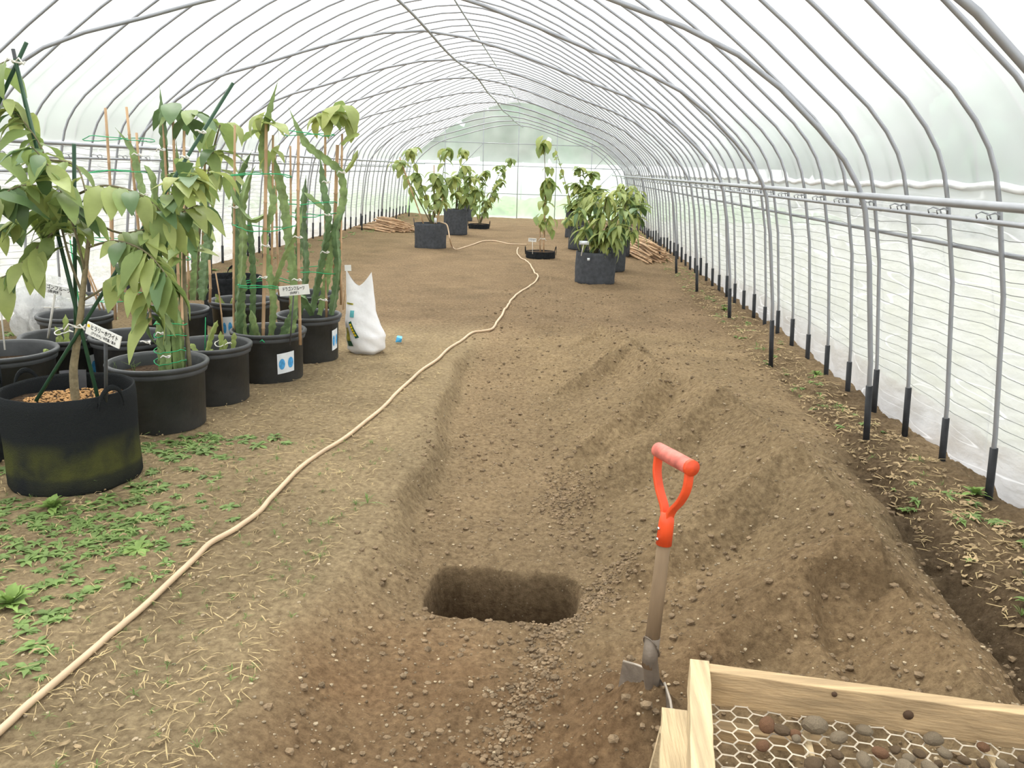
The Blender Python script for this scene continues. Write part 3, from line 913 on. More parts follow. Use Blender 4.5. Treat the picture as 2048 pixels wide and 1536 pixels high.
# ------------------------------------------------------------------ pots
def nursery_pot(t, R=0.28, H=0.37, soil=0.07, n=48):
    rb = R*0.90
    prof = [(0.001, 0.0), (rb-0.01, 0.0), (rb, 0.008), (R-0.016, H-0.062), (R-0.002, H-0.058), (R+0.002, H-0.036), (R-0.004, H-0.031), (R+0.010, H-0.027), (R+0.013, H-0.008), (R+0.006, H), (R-0.008, H-0.001), (R-0.018, H-0.02), (R-0.026, H-soil-0.03)]
    body = MB().lathe(prof[:5], n).build('pot', 'pot', t)
    MB().lathe(prof[4:], n).build('rim', 'pot', body)
    sb = MB(); Rs = R-0.024; vv = [(0, 0, H-soil+0.01)]; ff = []
    for j in range(1, 7):
        for k in range(28):
            a = 2*math.pi*k/28; q = Rs*j/6
            vv.append((q*math.cos(a), q*math.sin(a), H - soil + random.uniform(-0.008, 0.008)*(1 if j < 6 else 0.3)))
    for k in range(28): ff.append((0, 1+k, 1+(k+1) % 28))
    for j in range(5):
        for k in range(28):
            k2 = (k+1) % 28
            ff.append((1+j*28+k, 1+(j+1)*28+k, 1+(j+1)*28+k2, 1+j*28+k2))
    sb.add(vv, ff).build('soil', 'potsoil', t)
    return body

def felt_bag(t, R, H, soil, m='felt', handles=((0.9, 0), (0.9+math.pi, 0)), n=56, seed=0, pebbles=0, lug=0.06):
    rr = random.Random(seed)
    ph = [rr.uniform(0, 6.28) for _ in range(4)]
    wob = lambda a, z: 0.012*math.sin(2*a+ph[0]) + 0.010*math.sin(5*a+ph[1]+z*5) + 0.006*math.sin(9*a+ph[2]-z*9)
    prof = [(0.001, 0.0), (R*0.97, 0.0), (R*1.005, H*0.05)] + [(R*(1.0 + 0.012*math.sin(H*f*14+seed)), H*f) for f in (0.15, 0.3, 0.45, 0.6, 0.75, 0.9)] + [(R, H), (R-0.007, H+0.002), (R-0.014, H-0.01), (R-0.016, H-soil-0.03)]
    body = MB().lathe(prof, n, wob).build('grow_bag', m, t)
    for (a, _) in handles:
        c, s = math.cos(a), math.sin(a); w = 0.065
        pts = []
        for k in range(13):
            f = k/12; th = math.pi*f
            off = w*math.cos(th)
            pts.append(((R+0.008+0.012*math.sin(th))*c - off*s, (R+0.008+0.012*math.sin(th))*s + off*c, H - 0.05 + (lug+0.05)*math.sin(th)))
        b = MB()
        # flat webbing strap
        vv = []; ff = []
        for (x, y, z) in pts:
            vv += [(x - 0.004*c, y - 0.004*s, z - 0.012), (x + 0.006*c, y + 0.006*s, z - 0.012), (x + 0.006*c, y + 0.006*s, z + 0.012), (x - 0.004*c, y - 0.004*s, z + 0.012)]
        for i in range(12):
            for k in range(4): ff.append((i*4+k, i*4+(k+1) % 4, (i+1)*4+(k+1) % 4, (i+1)*4+k))
        b.add(vv, ff)
        b.build('handle', m, body)
    Rs = R - 0.014; vv = [(0, 0, H-soil+0.015)]; ff = []
    for j in range(1, 7):
        for k in range(28):
            a = 2*math.pi*k/28; q = Rs*j/6*(1 + wob(a, H-soil)*(j/6))
            vv.append((q*math.cos(a), q*math.sin(a), H - soil + rr.uniform(-0.008, 0.01)))
    for k in range(28): ff.append((0, 1+k, 1+(k+1) % 28))
    for j in range(5):
        for k in range(28):
            k2 = (k+1) % 28
            ff.append((1+j*28+k, 1+(j+1)*28+k, 1+(j+1)*28+k2, 1+j*28+k2))
    MB().add(vv, ff).build('soil', 'potsoil', t)
    if pebbles:
        b = MB()
        for k in range(pebbles):
            q = Rs*0.75*math.sqrt(rr.random()); a = rr.uniform(0, 6.28)
            rock(b, (q*math.cos(a), q*math.sin(a), H-soil+0.012), rr.uniform(0.004, 0.009), rr)
        b.build('pumice_grit', 'pumice', t, smooth=False)['kind'] = 'stuff'
    return body

def rock(b, c, r, rr, flat=0.75):
    q = [(0, 0, 1), (0.89, 0, 0.45), (0.28, 0.85, 0.45), (-0.72, 0.53, 0.45), (-0.72, -0.53, 0.45), (0.28, -0.85, 0.45),
         (0.72, 0.53, -0.45), (-0.28, 0.85, -0.45), (-0.89, 0, -0.45), (-0.28, -0.85, -0.45), (0.72, -0.53, -0.45), (0, 0, -1)]
    F = [(0,1,2),(0,2,3),(0,3,4),(0,4,5),(0,5,1),(1,6,2),(2,7,3),(3,8,4),(4,9,5),(5,10,1),(6,7,2),(7,8,3),(8,9,4),(9,10,5),(10,6,1),(11,7,6),(11,8,7),(11,9,8),(11,10,9),(11,6,10)]
    an = rr.uniform(0, 6.28); sx = rr.uniform(0.75, 1.3)
    vv = []
    for (x, y, z) in q:
        k = r*rr.uniform(0.78, 1.2)
        x2 = (x*math.cos(an) - y*math.sin(an))*sx; y2 = (x*math.sin(an) + y*math.cos(an))
        vv.append((c[0]+x2*k, c[1]+y2*k, c[2]+z*k*flat))
    b.add(vv, F)

def sticker(body, R, H, a0, w, z0, z1, taper=0.90):
    """printed paper label stuck on a pot wall: two blue pot drawings on white"""
    def rad(z): return R*taper + (R-0.016-R*taper)*(z/(H-0.06)) + 0.0025
    tilt = 0.012
    p = MB().grid(lambda u, v: (rad(z0+(z1-z0)*v)*math.cos(a0+w*u), rad(z0+(z1-z0)*v)*math.sin(a0+w*u), z0+(z1-z0)*v + tilt*u), 8, 3).build('label_sticker', 'sticker', body)
    for f in (0.25, 0.76):
        b = MB(); vv = []; c = (f, 0.47)
        ring = []
        for k in range(14):
            th = 2*math.pi*k/14
            ring.append((c[0] + 0.17*math.cos(th), c[1] + 0.27*math.sin(th)))
        for (u, v) in [c] + ring:
            z = z0 + (z1-z0)*v; r = rad(z) + 0.002
            vv.append((r*math.cos(a0+w*u), r*math.sin(a0+w*u), z + tilt*u))
        b.add(vv, [(0, 1+k, 1+(k+1) % 14) for k in range(14)]).build('print', 'sticker_blue', p)

def text_mesh(s, size, m='ink'):
    cu = bpy.data.curves.new('lettering', 'FONT')
    cu.body = s; cu.size = size; cu.align_x = 'CENTER'; cu.align_y = 'CENTER'; cu.resolution_u = 2; cu.offset = size*0.018
    o = bpy.data.objects.new('lettering', cu); col.objects.link(o)
    dg = bpy.context.evaluated_depsgraph_get(); dg.update()
    me_ = bpy.data.meshes.new_from_object(o.evaluated_get(dg))
    bpy.data.objects.remove(o); bpy.data.curves.remove(cu)
    me_.name = 'lettering'; me_.materials.clear(); me_.materials.append(M[m])
    return me_

def name_sign(label, top_l, top_r, height, lines, post_foot, dot=False, post_m='white_tie', pr=0.007):
    """board between two top corners, facing the viewer, on a thin post"""
    a = Vector(top_l); b = Vector(top_r); W_ = (b-a).length
    x = (b-a).normalized(); y = Vector((0, 0, 1)); y = (y - x*y.dot(x)).normalized(); n = x.cross(y)
    c = (a+b)/2 - y*height/2
    foot = Vector(post_foot)
    t = thing('plant_name_sign', label, 'sign', foot)
    R = Matrix(((x.x, y.x, n.x, 0), (x.y, y.y, n.y, 0), (x.z, y.z, n.z, 0), (0, 0, 0, 1)))
    L = Matrix.Translation(c - foot) @ R
    bo = MB().box((0, 0, 0), (W_, height, 0.006))
    board = link('board', bo.mesh('board', 'sign', False), t, mtx=L, bevel=0.001)
    for (s, sx, yy, sz) in lines:
        me_ = text_mesh(s, sz)
        xs_ = [v.co.x for v in me_.vertices]
        if xs_:
            k = sx*W_/max(1e-6, max(xs_)-min(xs_)); mid = (max(xs_)+min(xs_))/2
            o = link('lettering', me_, board); o.matrix_local = Matrix.Translation((-mid*k + (0.03*W_ if dot else 0), yy*height, 0.0045)) @ Matrix.Diagonal((k, 1, 1, 1))
    if dot:
        d = MB(); d.add([(-0.44*W_, 0.22*height, 0.0045)] + [(-0.44*W_ + 0.13*height*math.cos(q), 0.22*height + 0.13*height*math.sin(q), 0.0045) for q in [k*math.pi/6 for k in range(12)]], [(0, 1+k, 1+(k+1) % 12) for k in range(12)])
        d.build('yellow_dot', 'yellow', board)
    MB().tube([(0, 0, 0), c - foot - n*0.008 + y*height*0.3], pr, 6).build('post', post_m, t)
    return t
# ------------------------------------------------------------------ left: potted plants
def base(x, y, dz=0.0): return (x, y, gh(x, y) - 0.008 + dz)

# front felt bag with a staked young fruit tree
def mossy_felt():
    m, nt, b = new_mat('mossy_black_felt')
    b.inputs['Roughness'].default_value = 0.95
    b.inputs['Specular IOR Level'].default_value = 0.12
    tc = nt.nodes.new('ShaderNodeTexCoord'); sp_ = nt.nodes.new('ShaderNodeSeparateXYZ')
    nt.links.new(tc.outputs['Object'], sp_.inputs[0])
    n = nt.nodes.new('ShaderNodeTexNoise'); n.inputs['Scale'].default_value = 7; n.inputs['Detail'].default_value = 6
    nt.links.new(tc.outputs['Object'], n.inputs['Vector'])
    r1 = nt.nodes.new('ShaderNodeValToRGB')
    e = r1.color_ramp.elements
    e[0].position = 0.05; e[0].color = (0.12, 0.12, 0.12, 1); e[1].position = 0.60; e[1].color = (0, 0, 0, 1)
    q = r1.color_ramp.elements.new(0.17); q.color = (0.25, 0.25, 0.25, 1)
    q = r1.color_ramp.elements.new(0.22); q.color = (0.85, 0.85, 0.85, 1)
    q = r1.color_ramp.elements.new(0.42); q.color = (0.75, 0.75, 0.75, 1)
    ml = nt.nodes.new('ShaderNodeMath'); ml.operation = 'MULTIPLY'; ml.inputs[1].default_value = 1/0.45
    nt.links.new(sp_.outputs['Z'], ml.inputs[0]); nt.links.new(ml.outputs[0], r1.inputs['Fac'])
    mm = nt.nodes.new('ShaderNodeMath'); mm.operation = 'MULTIPLY'
    r2 = nt.nodes.new('ShaderNodeMapRange'); r2.inputs['From Min'].default_value = 0.33; r2.inputs['From Max'].default_value = 0.62
    nt.links.new(n.outputs['Fac'], r2.inputs['Value'])
    nt.links.new(r1.outputs['Color'], mm.inputs[0]); nt.links.new(r2.outputs[0], mm.inputs[1])
    mx = nt.nodes.new('ShaderNodeMix'); mx.data_type = 'RGBA'
    mx.inputs[6].default_value = (0.017, 0.019, 0.02, 1); mx.inputs[7].default_value = (0.075, 0.078, 0.022, 1)
    nt.links.new(mm.outputs[0], mx.inputs[0]); nt.links.new(mx.outputs[2], b.inputs['Base Color'])
    n2 = nt.nodes.new('ShaderNodeTexNoise'); n2.inputs['Scale'].default_value = 200
    nt.links.new(tc.outputs['Object'], n2.inputs['Vector'])
    bp = nt.nodes.new('ShaderNodeBump'); bp.inputs['Strength'].default_value = 0.6; bp.inputs['Distance'].default_value = 0.01
    nt.links.new(n2.outputs['Fac'], bp.inputs['Height']); nt.links.new(bp.outputs['Normal'], b.inputs['Normal'])
    return m
M['mossy'] = mossy_felt()
t = thing('potted_fruit_tree', 'leafy young tree tied to green stakes in a mossy black felt bag, nearest the viewer', 'potted tree', base(-2.29, 3.64))
felt_bag(t, 0.288, 0.455, 0.075, 'mossy', ((-0.42, 0), (2.75, 0)), seed=2, pebbles=620, lug=0.04)
Y0 = 3.64
tr = branch(t, [(-2.260, 3.640, 0.359), (-2.255, 3.640, 0.524), (-2.231, 3.640, 0.633), (-2.196, 3.640, 0.776), (-2.172, 3.640, 0.893), (-2.155, 3.650, 0.995), (-2.135, 3.660, 1.108), (-2.108, 3.660, 1.231)], 0.021, 0.008, 'trunk', 'trunk', 8)
for path, n, st in (
    ([(-2.172, 3.640, 0.893), (-2.226, 3.660, 1.048), (-2.275, 3.700, 1.202), (-2.324, 3.740, 1.355), (-2.373, 3.780, 1.531), (-2.464, 3.800, 1.660), (-2.540, 3.820, 1.721)], 36, 0.2),
    ([(-2.155, 3.650, 0.995), (-2.149, 3.600, 1.168), (-2.161, 3.550, 1.343), (-2.182, 3.500, 1.467), (-2.236, 3.480, 1.547)], 26, 0.25),
    ([(-2.167, 3.640, 0.870), (-2.038, 3.620, 0.946), (-1.907, 3.600, 1.065), (-1.788, 3.620, 1.243), (-1.706, 3.650, 1.374), (-1.626, 3.660, 1.437)], 38, 0.25),
    ([(-2.135, 3.660, 1.108), (-1.973, 3.600, 1.147), (-1.809, 3.520, 1.120), (-1.698, 3.460, 1.044), (-1.650, 3.440, 0.973)], 26, 0.25),
    ([(-2.162, 3.660, 1.208), (-2.343, 3.720, 1.266), (-2.513, 3.780, 1.224), (-2.667, 3.800, 1.148)], 22, 0.12),
    ([(-2.175, 3.660, 1.335), (-2.029, 3.620, 1.383), (-1.902, 3.600, 1.374), (-1.798, 3.600, 1.326), (-1.726, 3.600, 1.246)], 15, 0.25),
    ([(-2.108, 3.660, 1.231), (-2.001, 3.700, 1.174), (-1.878, 3.740, 1.200), (-1.775, 3.780, 1.257), (-1.674, 3.800, 1.305)], 24, 0.25),
    ([(-1.907, 3.600, 1.065), (-1.821, 3.500, 1.002), (-1.770, 3.450, 0.913), (-1.745, 3.430, 0.830)], 13, 0.1),
    ([(-2.324, 3.740, 1.355), (-2.335, 3.600, 1.379), (-2.361, 3.500, 1.359), (-2.399, 3.450, 1.318)], 18, 0.1),
    ([(-2.330, 3.760, 1.487), (-2.180, 3.700, 1.469), (-2.087, 3.600, 1.365), (-2.060, 3.550, 1.239)], 6, 0.2),
    ([(-2.275, 3.700, 1.202), (-2.346, 3.600, 1.095), (-2.417, 3.550, 1.009), (-2.469, 3.500, 0.969)], 15, 0.1)):
    P = branch(t, path, 0.006, 0.0025)
    leafy(t, P, n, BROAD, 1.08, st, 0.48)
head(t, (-2.529, 3.820, 1.717), 6, YOUNG, 1.1); head(t, (-1.627, 3.660, 1.430), 7, YOUNG, 1.0); head(t, (-1.666, 3.700, 1.450), 5, BROAD, 1.0)
stake(t, (-2.374, 3.520, 0.413), (-1.561, 4.020, 1.860), 0.0085, 'green_stake')
stake(t, (-2.112, 3.580, 0.407), (-2.505, 3.860, 1.927), 0.009, 'green_stake')
stake(t, (-2.391, 3.860, 0.348), (-2.104, 3.580, 1.558), 0.0085, 'green_stake')
tie(t, (-2.192, 3.620, 0.751), 0.022); tie(t, (-2.199, 3.660, 1.162), 0.012); tie(t, (-1.685, 3.930, 1.631), 0.012); tie(t, (-1.758, 3.900, 1.516), 0.010); tie(t, (-2.484, 3.850, 1.912), 0.022)
pl = MB().grid(lambda u, v: (-0.19 + 0.14*u, 0.235 + 0.05*u*(1-u) + 0.01*v, 0.36 + 0.105*v + 0.012*u), 6, 3)
pl.build('plastic_slip', 'strap', t)

# a second tree whose bag stands just outside the left edge
t = thing('potted_fruit_tree', 'deep green tree reaching in from the left edge, its bag out of view', 'potted tree', base(-3.05, 3.72))
felt_bag(t, 0.29, 0.42, 0.08, 'felt', ((0.9, 0), (4.0, 0)), seed=5)
bx, by, bz = base(-3.05, 3.72)
P = branch(t, [(bx, by, bz+0.33), (bx+0.02, by, 0.9), (bx-0.02, by+0.02, 1.4), (bx+0.05, by, 1.9)], 0.02, 0.008, 'trunk', 'trunk', 8)
for path, n in (([(bx, by, 1.25), (bx+0.2, by-0.05, 1.45), (-2.597, 3.600, 1.457), (-2.395, 3.500, 1.523)], 6), ([(bx, by, 1.0), (bx+0.2, by-0.1, 1.15), (-2.509, 3.450, 1.314), (-2.316, 3.350, 1.343)], 6), ([(bx, by, 1.7), (bx+0.25, by, 1.9), (-2.670, 3.850, 1.876), (-2.527, 3.850, 1.922)], 7)):
    q = branch(t, path, 0.007, 0.003); leafy(t, q, n, DEEP, 0.95, 0.35)
stake(t, (-2.813, 3.900, 1.454), (-2.442, 3.860, 1.999), 0.009, 'green_stake'); stake(t, (-2.479, 3.860, 1.718), (-2.509, 3.860, 1.970), 0.0085, 'dark_stake')

SIGN1 = name_sign('white name board of the front tree, with yellow dot, tilted down to the right', (-2.034, 3.430, 0.814), (-1.872, 3.400, 0.756), 0.058, [('ヒラリーホワイト', 0.78, 0.17, 0.026), ('(アテモヤ)／半落葉／高木', 0.72, -0.25, 0.016)], (-2.042, 3.520, 0.420), dot=True, post_m='dark_stake', pr=0.008)

# black nursery pots of climbing cactus
def potted(label, x, y, R=0.28, H=0.37, cat='potted cactus', name='potted_cactus', soil=0.10):
    t = thing(name, label, cat, base(x, y))
    body = nursery_pot(t, R, H, soil)
    return t, body
def small_cacti(t, x, y, z, spots, hmax=0.16, m='cactus_tip'):
    for (dx, dy, h, lx, ly) in spots:
        cactus_stem(t, [(x+dx, y+dy, z), (x+dx+lx*0.4, y+dy+ly*0.4, z+h*0.55), (x+dx+lx, y+dy+ly, z+h)], 0.019, m, lobe=0.045)

# pot cut by the left edge
t, bd = potted('black nursery pot cut off by the left edge, one thin white rod in it', -3.27, 4.60, 0.288, 0.40, 'plant pot', 'nursery_pot')
stake(t, (-3.269, 4.620, 0.382), (-3.342, 4.750, 1.046), 0.005, 'white_tie'); small_cacti(t, -3.05, 4.66, 0.33, ((0, 0, 0.06, 0.01, 0),))
# pot behind the front bag, sticker showing
t, bd = potted('black nursery pot with white and blue sticker behind the front felt bag', -3.25, 5.20, 0.268, 0.37)
small_cacti(t, -3.2, 5.1, 0.30, ((0.02, 0, 0.22, 0.01, 0), (-0.04, 0.03, 0.13, -0.03, 0), (0.07, 0.02, 0.11, 0.03, 0), (0.0, -0.06, 0.08, -0.01, 0)))
twine_ring(t, (-3.19, 5.11), 0.06, 0.40, 'white_tie', 0.004)
sticker(bd, 0.268, 0.37, -0.50, 0.45, 0.10, 0.26)
stake(t, (-3.064, 5.100, 0.354), (-3.117, 5.150, 0.992), 0.004, 'twine', 'string')
SIGN2 = name_sign('white name board on a pale slanting post, standing among the leftmost pots', (-3.269, 5.000, 0.747), (-3.034, 5.000, 0.702), 0.062, [('ドラゴンフルーツ', 0.84, 0.16, 0.03), ('(赤肉種)', 0.36, -0.26, 0.022)], (-3.280, 5.060, 0.367))
# pot wrapped in a torn plastic bag
t, bd = potted('black nursery pot half wrapped in torn clear plastic, farthest back on the left', -4.05, 6.55, 0.285, 0.37, 'plant pot', 'nursery_pot')
z0 = 0.04
def bagfn(u, v):
    a = math.pi*0.55 + 1.45*math.pi*u
    r = 0.33 + 0.07*v + 0.05*math.sin(a*7 + v*4) + 0.03*math.sin(a*13 - v*7)
    return (r*math.cos(a), r*math.sin(a), z0 + 0.02 + 0.43*v + 0.05*math.sin(a*3) - 0.10*max(0, v-0.75))
MB().grid(bagfn, 60, 14).build('plastic_wrap', 'clear_plastic', t)
twine_ring(t, (-4.05, 6.55), 0.37, 0.36, 'white_tie', 0.005)
head(t, (-4.05, 6.5, 0.36), 12, SMALLS, 0.8); head(t, (-3.98, 6.5, 0.42), 10, SMALLS, 0.8)

# bundled cactus in the broad pot
t, bd = potted('broad black nursery pot holding a tight bundle of cactus stems, beside the front felt bag', -2.29, 4.52, 0.270, 0.385, soil=0.08)
cx, cy, cz = -2.22, 4.55, 0.30
for k in range(11):
    a = 2*math.pi*k/11 + 0.3; q = 0.065 if k % 3 else 0.035
    x, y = cx + q*math.cos(a), cy + q*math.sin(a)*0.8
    h = random.uniform(0.28, 0.40)
    cactus_stem(t, [(x, y, cz), (x + random.uniform(-0.006, 0.006), y, cz + h*0.5), (x + random.uniform(-0.01, 0.01), y, cz + h)], 0.021, 'cactus', lobe=0.06)
for z in (0.375, 0.44, 0.53, 0.60): twine_ring(t, (cx, cy), 0.088, z, 'twine', 0.0028)
for (px_, z) in ((-0.09, 0.50), (0.0, 0.555), (0.02, 0.42)): tie(t, (cx+px_, cy-0.09, z), 0.013)
for k in range(7):
    a = random.uniform(0, 6.28); x, y = -2.42 + 0.05*math.cos(a), 4.40 + 0.05*math.sin(a)
    MB().tube([(x, y, 0.32), (x+random.uniform(-0.03, 0.03), y, 0.37), (x+random.uniform(-0.07, 0.07), y, 0.40)], [0.002, 0.0015, 0.0005], 4).build('grass_blade', 'weed', t, world=True)
P = branch(t, [(-2.12, 4.56, 0.32), (-2.141, 4.600, 0.609), (-2.136, 4.620, 0.952), (-2.122, 4.660, 1.231), (-2.105, 4.700, 1.478)], 0.013, 0.007, 'twig', 'stem')
leafy(t, P, 26, BROAD, 1.25, 0.5, 0.4); head(t, P[-1], 8, BROAD, 1.2)

# pot with little upright cacti
t, bd = potted('black nursery pot with a few short cacti, half hidden by the broad pot', -2.23, 5.11, 0.252, 0.375)
small_cacti(t, -2.24, 5.02, 0.29, ((0.02, 0, 0.24, 0.08, 0.02), (0.11, 0.03, 0.17, 0.0, 0), (0.14, -0.02, 0.13, 0.02, 0), (-0.01, -0.06, 0.10, -0.04, 0), (0.07, -0.06, 0.07, 0.02, 0), (0.17, 0.05, 0.16, 0.02, 0)))
stake(t, (-2.112, 5.050, 0.440), (-2.121, 5.000, 0.837), 0.005); stake(t, (-2.209, 4.980, 0.347), (-2.191, 4.980, 0.556), 0.003, 'twine', 'string')
twine_ring(t, (-2.11, 5.04), 0.05, 0.38, 'white_tie', 0.0035)

# pot behind the broad pot: tall cactus and canes
t, bd = potted('black nursery pot with tall cactus and several bamboo canes, directly behind the broad pot', -2.78, 5.16, 0.245, 0.40)
for a, b_ in (((-2.837, 5.100, 0.494), (-2.865, 5.250, 1.806)), ((-2.696, 5.200, 0.482), (-2.772, 5.350, 1.821)), ((-2.588, 5.050, 0.480), (-2.696, 5.300, 1.663)), ((-2.494, 5.200, 0.490), (-2.517, 5.300, 1.787)), ((-2.409, 5.100, 0.478), (-2.459, 5.300, 1.759)), ((-2.352, 5.000, 0.369), (-2.397, 5.300, 1.682))):
    stake(t, a, b_, 0.0095)
cactus_stem(t, [(-2.492, 5.150, 0.432), (-2.487, 5.200, 0.752), (-2.503, 5.250, 1.099), (-2.526, 5.300, 1.441), (-2.517, 5.300, 1.715), (-2.526, 5.300, 1.953)], 0.03, 'cactus_dark')
cactus_stem(t, [(-2.517, 5.100, 0.441), (-2.550, 5.150, 0.820), (-2.607, 5.200, 1.130), (-2.680, 5.250, 1.406), (-2.709, 5.250, 1.558), (-2.809, 5.250, 1.691)], 0.026, 'cactus')
cactus_stem(t, [(-2.479, 5.200, 0.424), (-2.459, 5.250, 0.812), (-2.482, 5.300, 1.160), (-2.447, 5.300, 1.443), (-2.446, 5.300, 1.626)], 0.026, 'cactus')
cactus_stem(t, [(-2.570, 5.200, 1.194), (-2.545, 5.150, 1.380), (-2.567, 5.100, 1.469)], 0.024, 'cactus')
for z in (0.62, 1.0, 1.42, 1.62): twine_ring(t, (-2.77, 5.2), 0.2, z, 'twine', 0.0028)
for p in ((-2.491, 5.200, 1.562), (-2.647, 5.200, 1.528), (-2.415, 5.050, 1.022), (-2.576, 5.100, 1.289)): tie(t, p, 0.014)
head(t, (-2.435, 5.350, 1.826), 5, DEEP, 1.1); head(t, (-2.330, 5.300, 1.756), 4, DEEP, 0.9)

# large cactus pot with name board
t, bd = potted('black nursery pot of winged cactus and canes, blue and white sticker on its front', -2.06, 5.72, 0.255, 0.36)
sticker(bd, 0.255, 0.36, -1.02, 0.56, 0.075, 0.22)
for a, b_, r in (((-2.075, 5.620, 0.197), (-2.006, 5.720, 1.762), 0.013), ((-1.796, 5.600, 0.267), (-1.780, 5.700, 1.683), 0.0115), ((-2.065, 5.750, 0.225), (-1.992, 5.800, 1.688), 0.009), ((-2.306, 5.700, 0.189), (-2.242, 5.750, 1.745), 0.009)):
    stake(t, a, b_, r)
for path, r, m_ in (
    ([(-2.072, 5.750, 0.225), (-2.031, 5.750, 0.555), (-2.072, 5.750, 0.978), (-2.009, 5.780, 1.253), (-2.076, 5.780, 1.554), (-2.007, 5.750, 1.816), (-1.917, 5.750, 2.057)], 0.030, 'cactus'),
    ([(-1.925, 5.750, 0.231), (-1.876, 5.780, 0.592), (-1.910, 5.800, 0.979), (-1.947, 5.820, 1.288), (-1.989, 5.800, 1.530), (-1.976, 5.800, 1.590)], 0.036, 'cactus'),
    ([(-2.246, 5.720, 0.224), (-2.247, 5.720, 0.587), (-2.208, 5.720, 0.976), (-2.210, 5.720, 1.181), (-2.150, 5.720, 1.385), (-2.092, 5.720, 1.486)], 0.032, 'cactus'),
    ([(-2.233, 5.850, 0.198), (-2.196, 5.850, 0.679), (-2.199, 5.850, 1.036), (-2.214, 5.850, 1.175)], 0.028, 'cactus_dark'),
    ([(-2.270, 5.680, 0.305), (-2.242, 5.660, 0.525), (-2.194, 5.660, 0.739)], 0.036, 'cactus_dark'),
    ([(-1.960, 5.660, 0.248), (-1.886, 5.620, 0.403), (-1.800, 5.600, 0.533)], 0.030, 'cactus_dark'),
    ([(-2.105, 5.660, 0.242), (-2.112, 5.600, 0.398), (-2.127, 5.580, 0.507)], 0.028, 'cactus'),
    ([(-2.010, 5.700, 0.634), (-1.916, 5.660, 0.852), (-1.821, 5.660, 1.027), (-1.778, 5.700, 1.195)], 0.022, 'cactus'),
    ([(-2.039, 5.700, 1.153), (-2.131, 5.660, 1.119), (-2.245, 5.700, 1.249), (-2.267, 5.700, 1.349)], 0.02, 'cactus')):
    cactus_stem(t, path, r, m_)
for z in (0.68, 1.07, 1.42): twine_ring(t, (-2.05, 5.70), 0.205, z, 'twine', 0.0035)
twine_ring(t, (-2.05, 5.70), 0.2, 0.665, 'twine', 0.0035)
for p in ((-2.003, 5.600, 0.951), (-1.774, 5.600, 1.016), (-2.208, 5.600, 1.203), (-2.031, 5.600, 0.734), (-1.792, 5.600, 0.725)): tie(t, p, 0.016)
head(t, (-2.050, 5.720, 1.781), 7, MIDS, 1.15); head(t, (-2.004, 5.760, 1.588), 4, BROAD, 1.0)
MB().tube([(p[0], p[1], p[2]) for p in ((-2.023, 5.440, 0.312), (-2.006, 5.435, 0.328), (-1.991, 5.440, 0.310))], 0.004, 5).build('string_knot', 'twine', t, world=True)
SIGN3 = name_sign('white name board hung between canes in front of the winged cactus', (-1.883, 5.460, 0.696), (-1.677, 5.460, 0.720), 0.068, [('ドラゴンフルーツ', 0.72, 0.16, 0.03), ('(白肉種)', 0.3, -0.25, 0.02)], (-1.851, 5.550, 0.275), post_m='strap', pr=0.005)

# next cactus pot along the row, by the white bag
t, bd = potted('black nursery pot of cactus and canes standing against the white sack', -1.95, 6.33, 0.243, 0.365)
sticker(bd, 0.243, 0.365, -0.42, 0.36, 0.09, 0.25)
for a, b_, r in (((-1.805, 6.300, 0.322), (-1.789, 6.400, 1.790), 0.0105), ((-1.679, 6.300, 0.445), (-1.669, 6.400, 1.728), 0.010), ((-2.106, 6.350, 0.382), (-2.083, 6.450, 1.632), 0.009), ((-1.767, 6.400, 0.386), (-1.715, 6.450, 1.649), 0.016)):
    stake(t, a, b_, r)
for path, r, m_ in (
    ([(-1.860, 6.330, 0.354), (-1.792, 6.330, 0.632), (-1.731, 6.330, 0.980), (-1.655, 6.360, 1.244), (-1.673, 6.360, 1.447), (-1.774, 6.360, 1.536), (-1.934, 6.360, 1.659), (-2.058, 6.360, 1.910)], 0.034, 'cactus'),
    ([(-1.923, 6.300, 0.357), (-1.849, 6.300, 0.692), (-1.771, 6.300, 1.057), (-1.801, 6.300, 1.353), (-1.813, 6.300, 1.570)], 0.032, 'cactus_dark'),
    ([(-1.760, 6.300, 0.363), (-1.699, 6.300, 0.717), (-1.707, 6.300, 1.021), (-1.639, 6.320, 1.172)], 0.034, 'cactus_dark'),
    ([(-2.043, 6.400, 0.335), (-1.981, 6.400, 0.696), (-1.997, 6.420, 1.081), (-1.961, 6.420, 1.421)], 0.028, 'cactus_dark'),
    ([(-1.782, 6.280, 1.169), (-1.866, 6.250, 1.242), (-1.929, 6.250, 1.295)], 0.022, 'cactus'),
    ([(-1.642, 6.360, 1.448), (-1.583, 6.360, 1.523), (-1.540, 6.360, 1.615)], 0.018, 'cactus_tip'),
    ([(-1.666, 6.380, 1.648), (-1.603, 6.380, 1.704), (-1.527, 6.380, 1.731)], 0.018, 'cactus_tip'),
    ([(-1.881, 6.200, 0.375), (-1.920, 6.150, 0.498), (-1.986, 6.120, 0.539)], 0.03, 'cactus_dark')):
    cactus_stem(t, path, r, m_)
for z in (0.70, 1.13, 1.22, 1.72): twine_ring(t, (-1.92, 6.34), 0.19, z, 'twine', 0.0035)
for p in ((-1.748, 6.250, 1.373), (-1.747, 6.220, 1.136), (-1.761, 6.200, 0.858), (-1.646, 6.300, 1.448), (-1.773, 6.150, 0.504)): tie(t, p, 0.016)
head(t, (-1.802, 6.400, 1.869), 6, MIDS, 1.05); head(t, (-1.668, 6.400, 1.918), 7, MIDS, 1.2); head(t, (-1.670, 6.400, 1.847), 4, MIDS, 1.0)

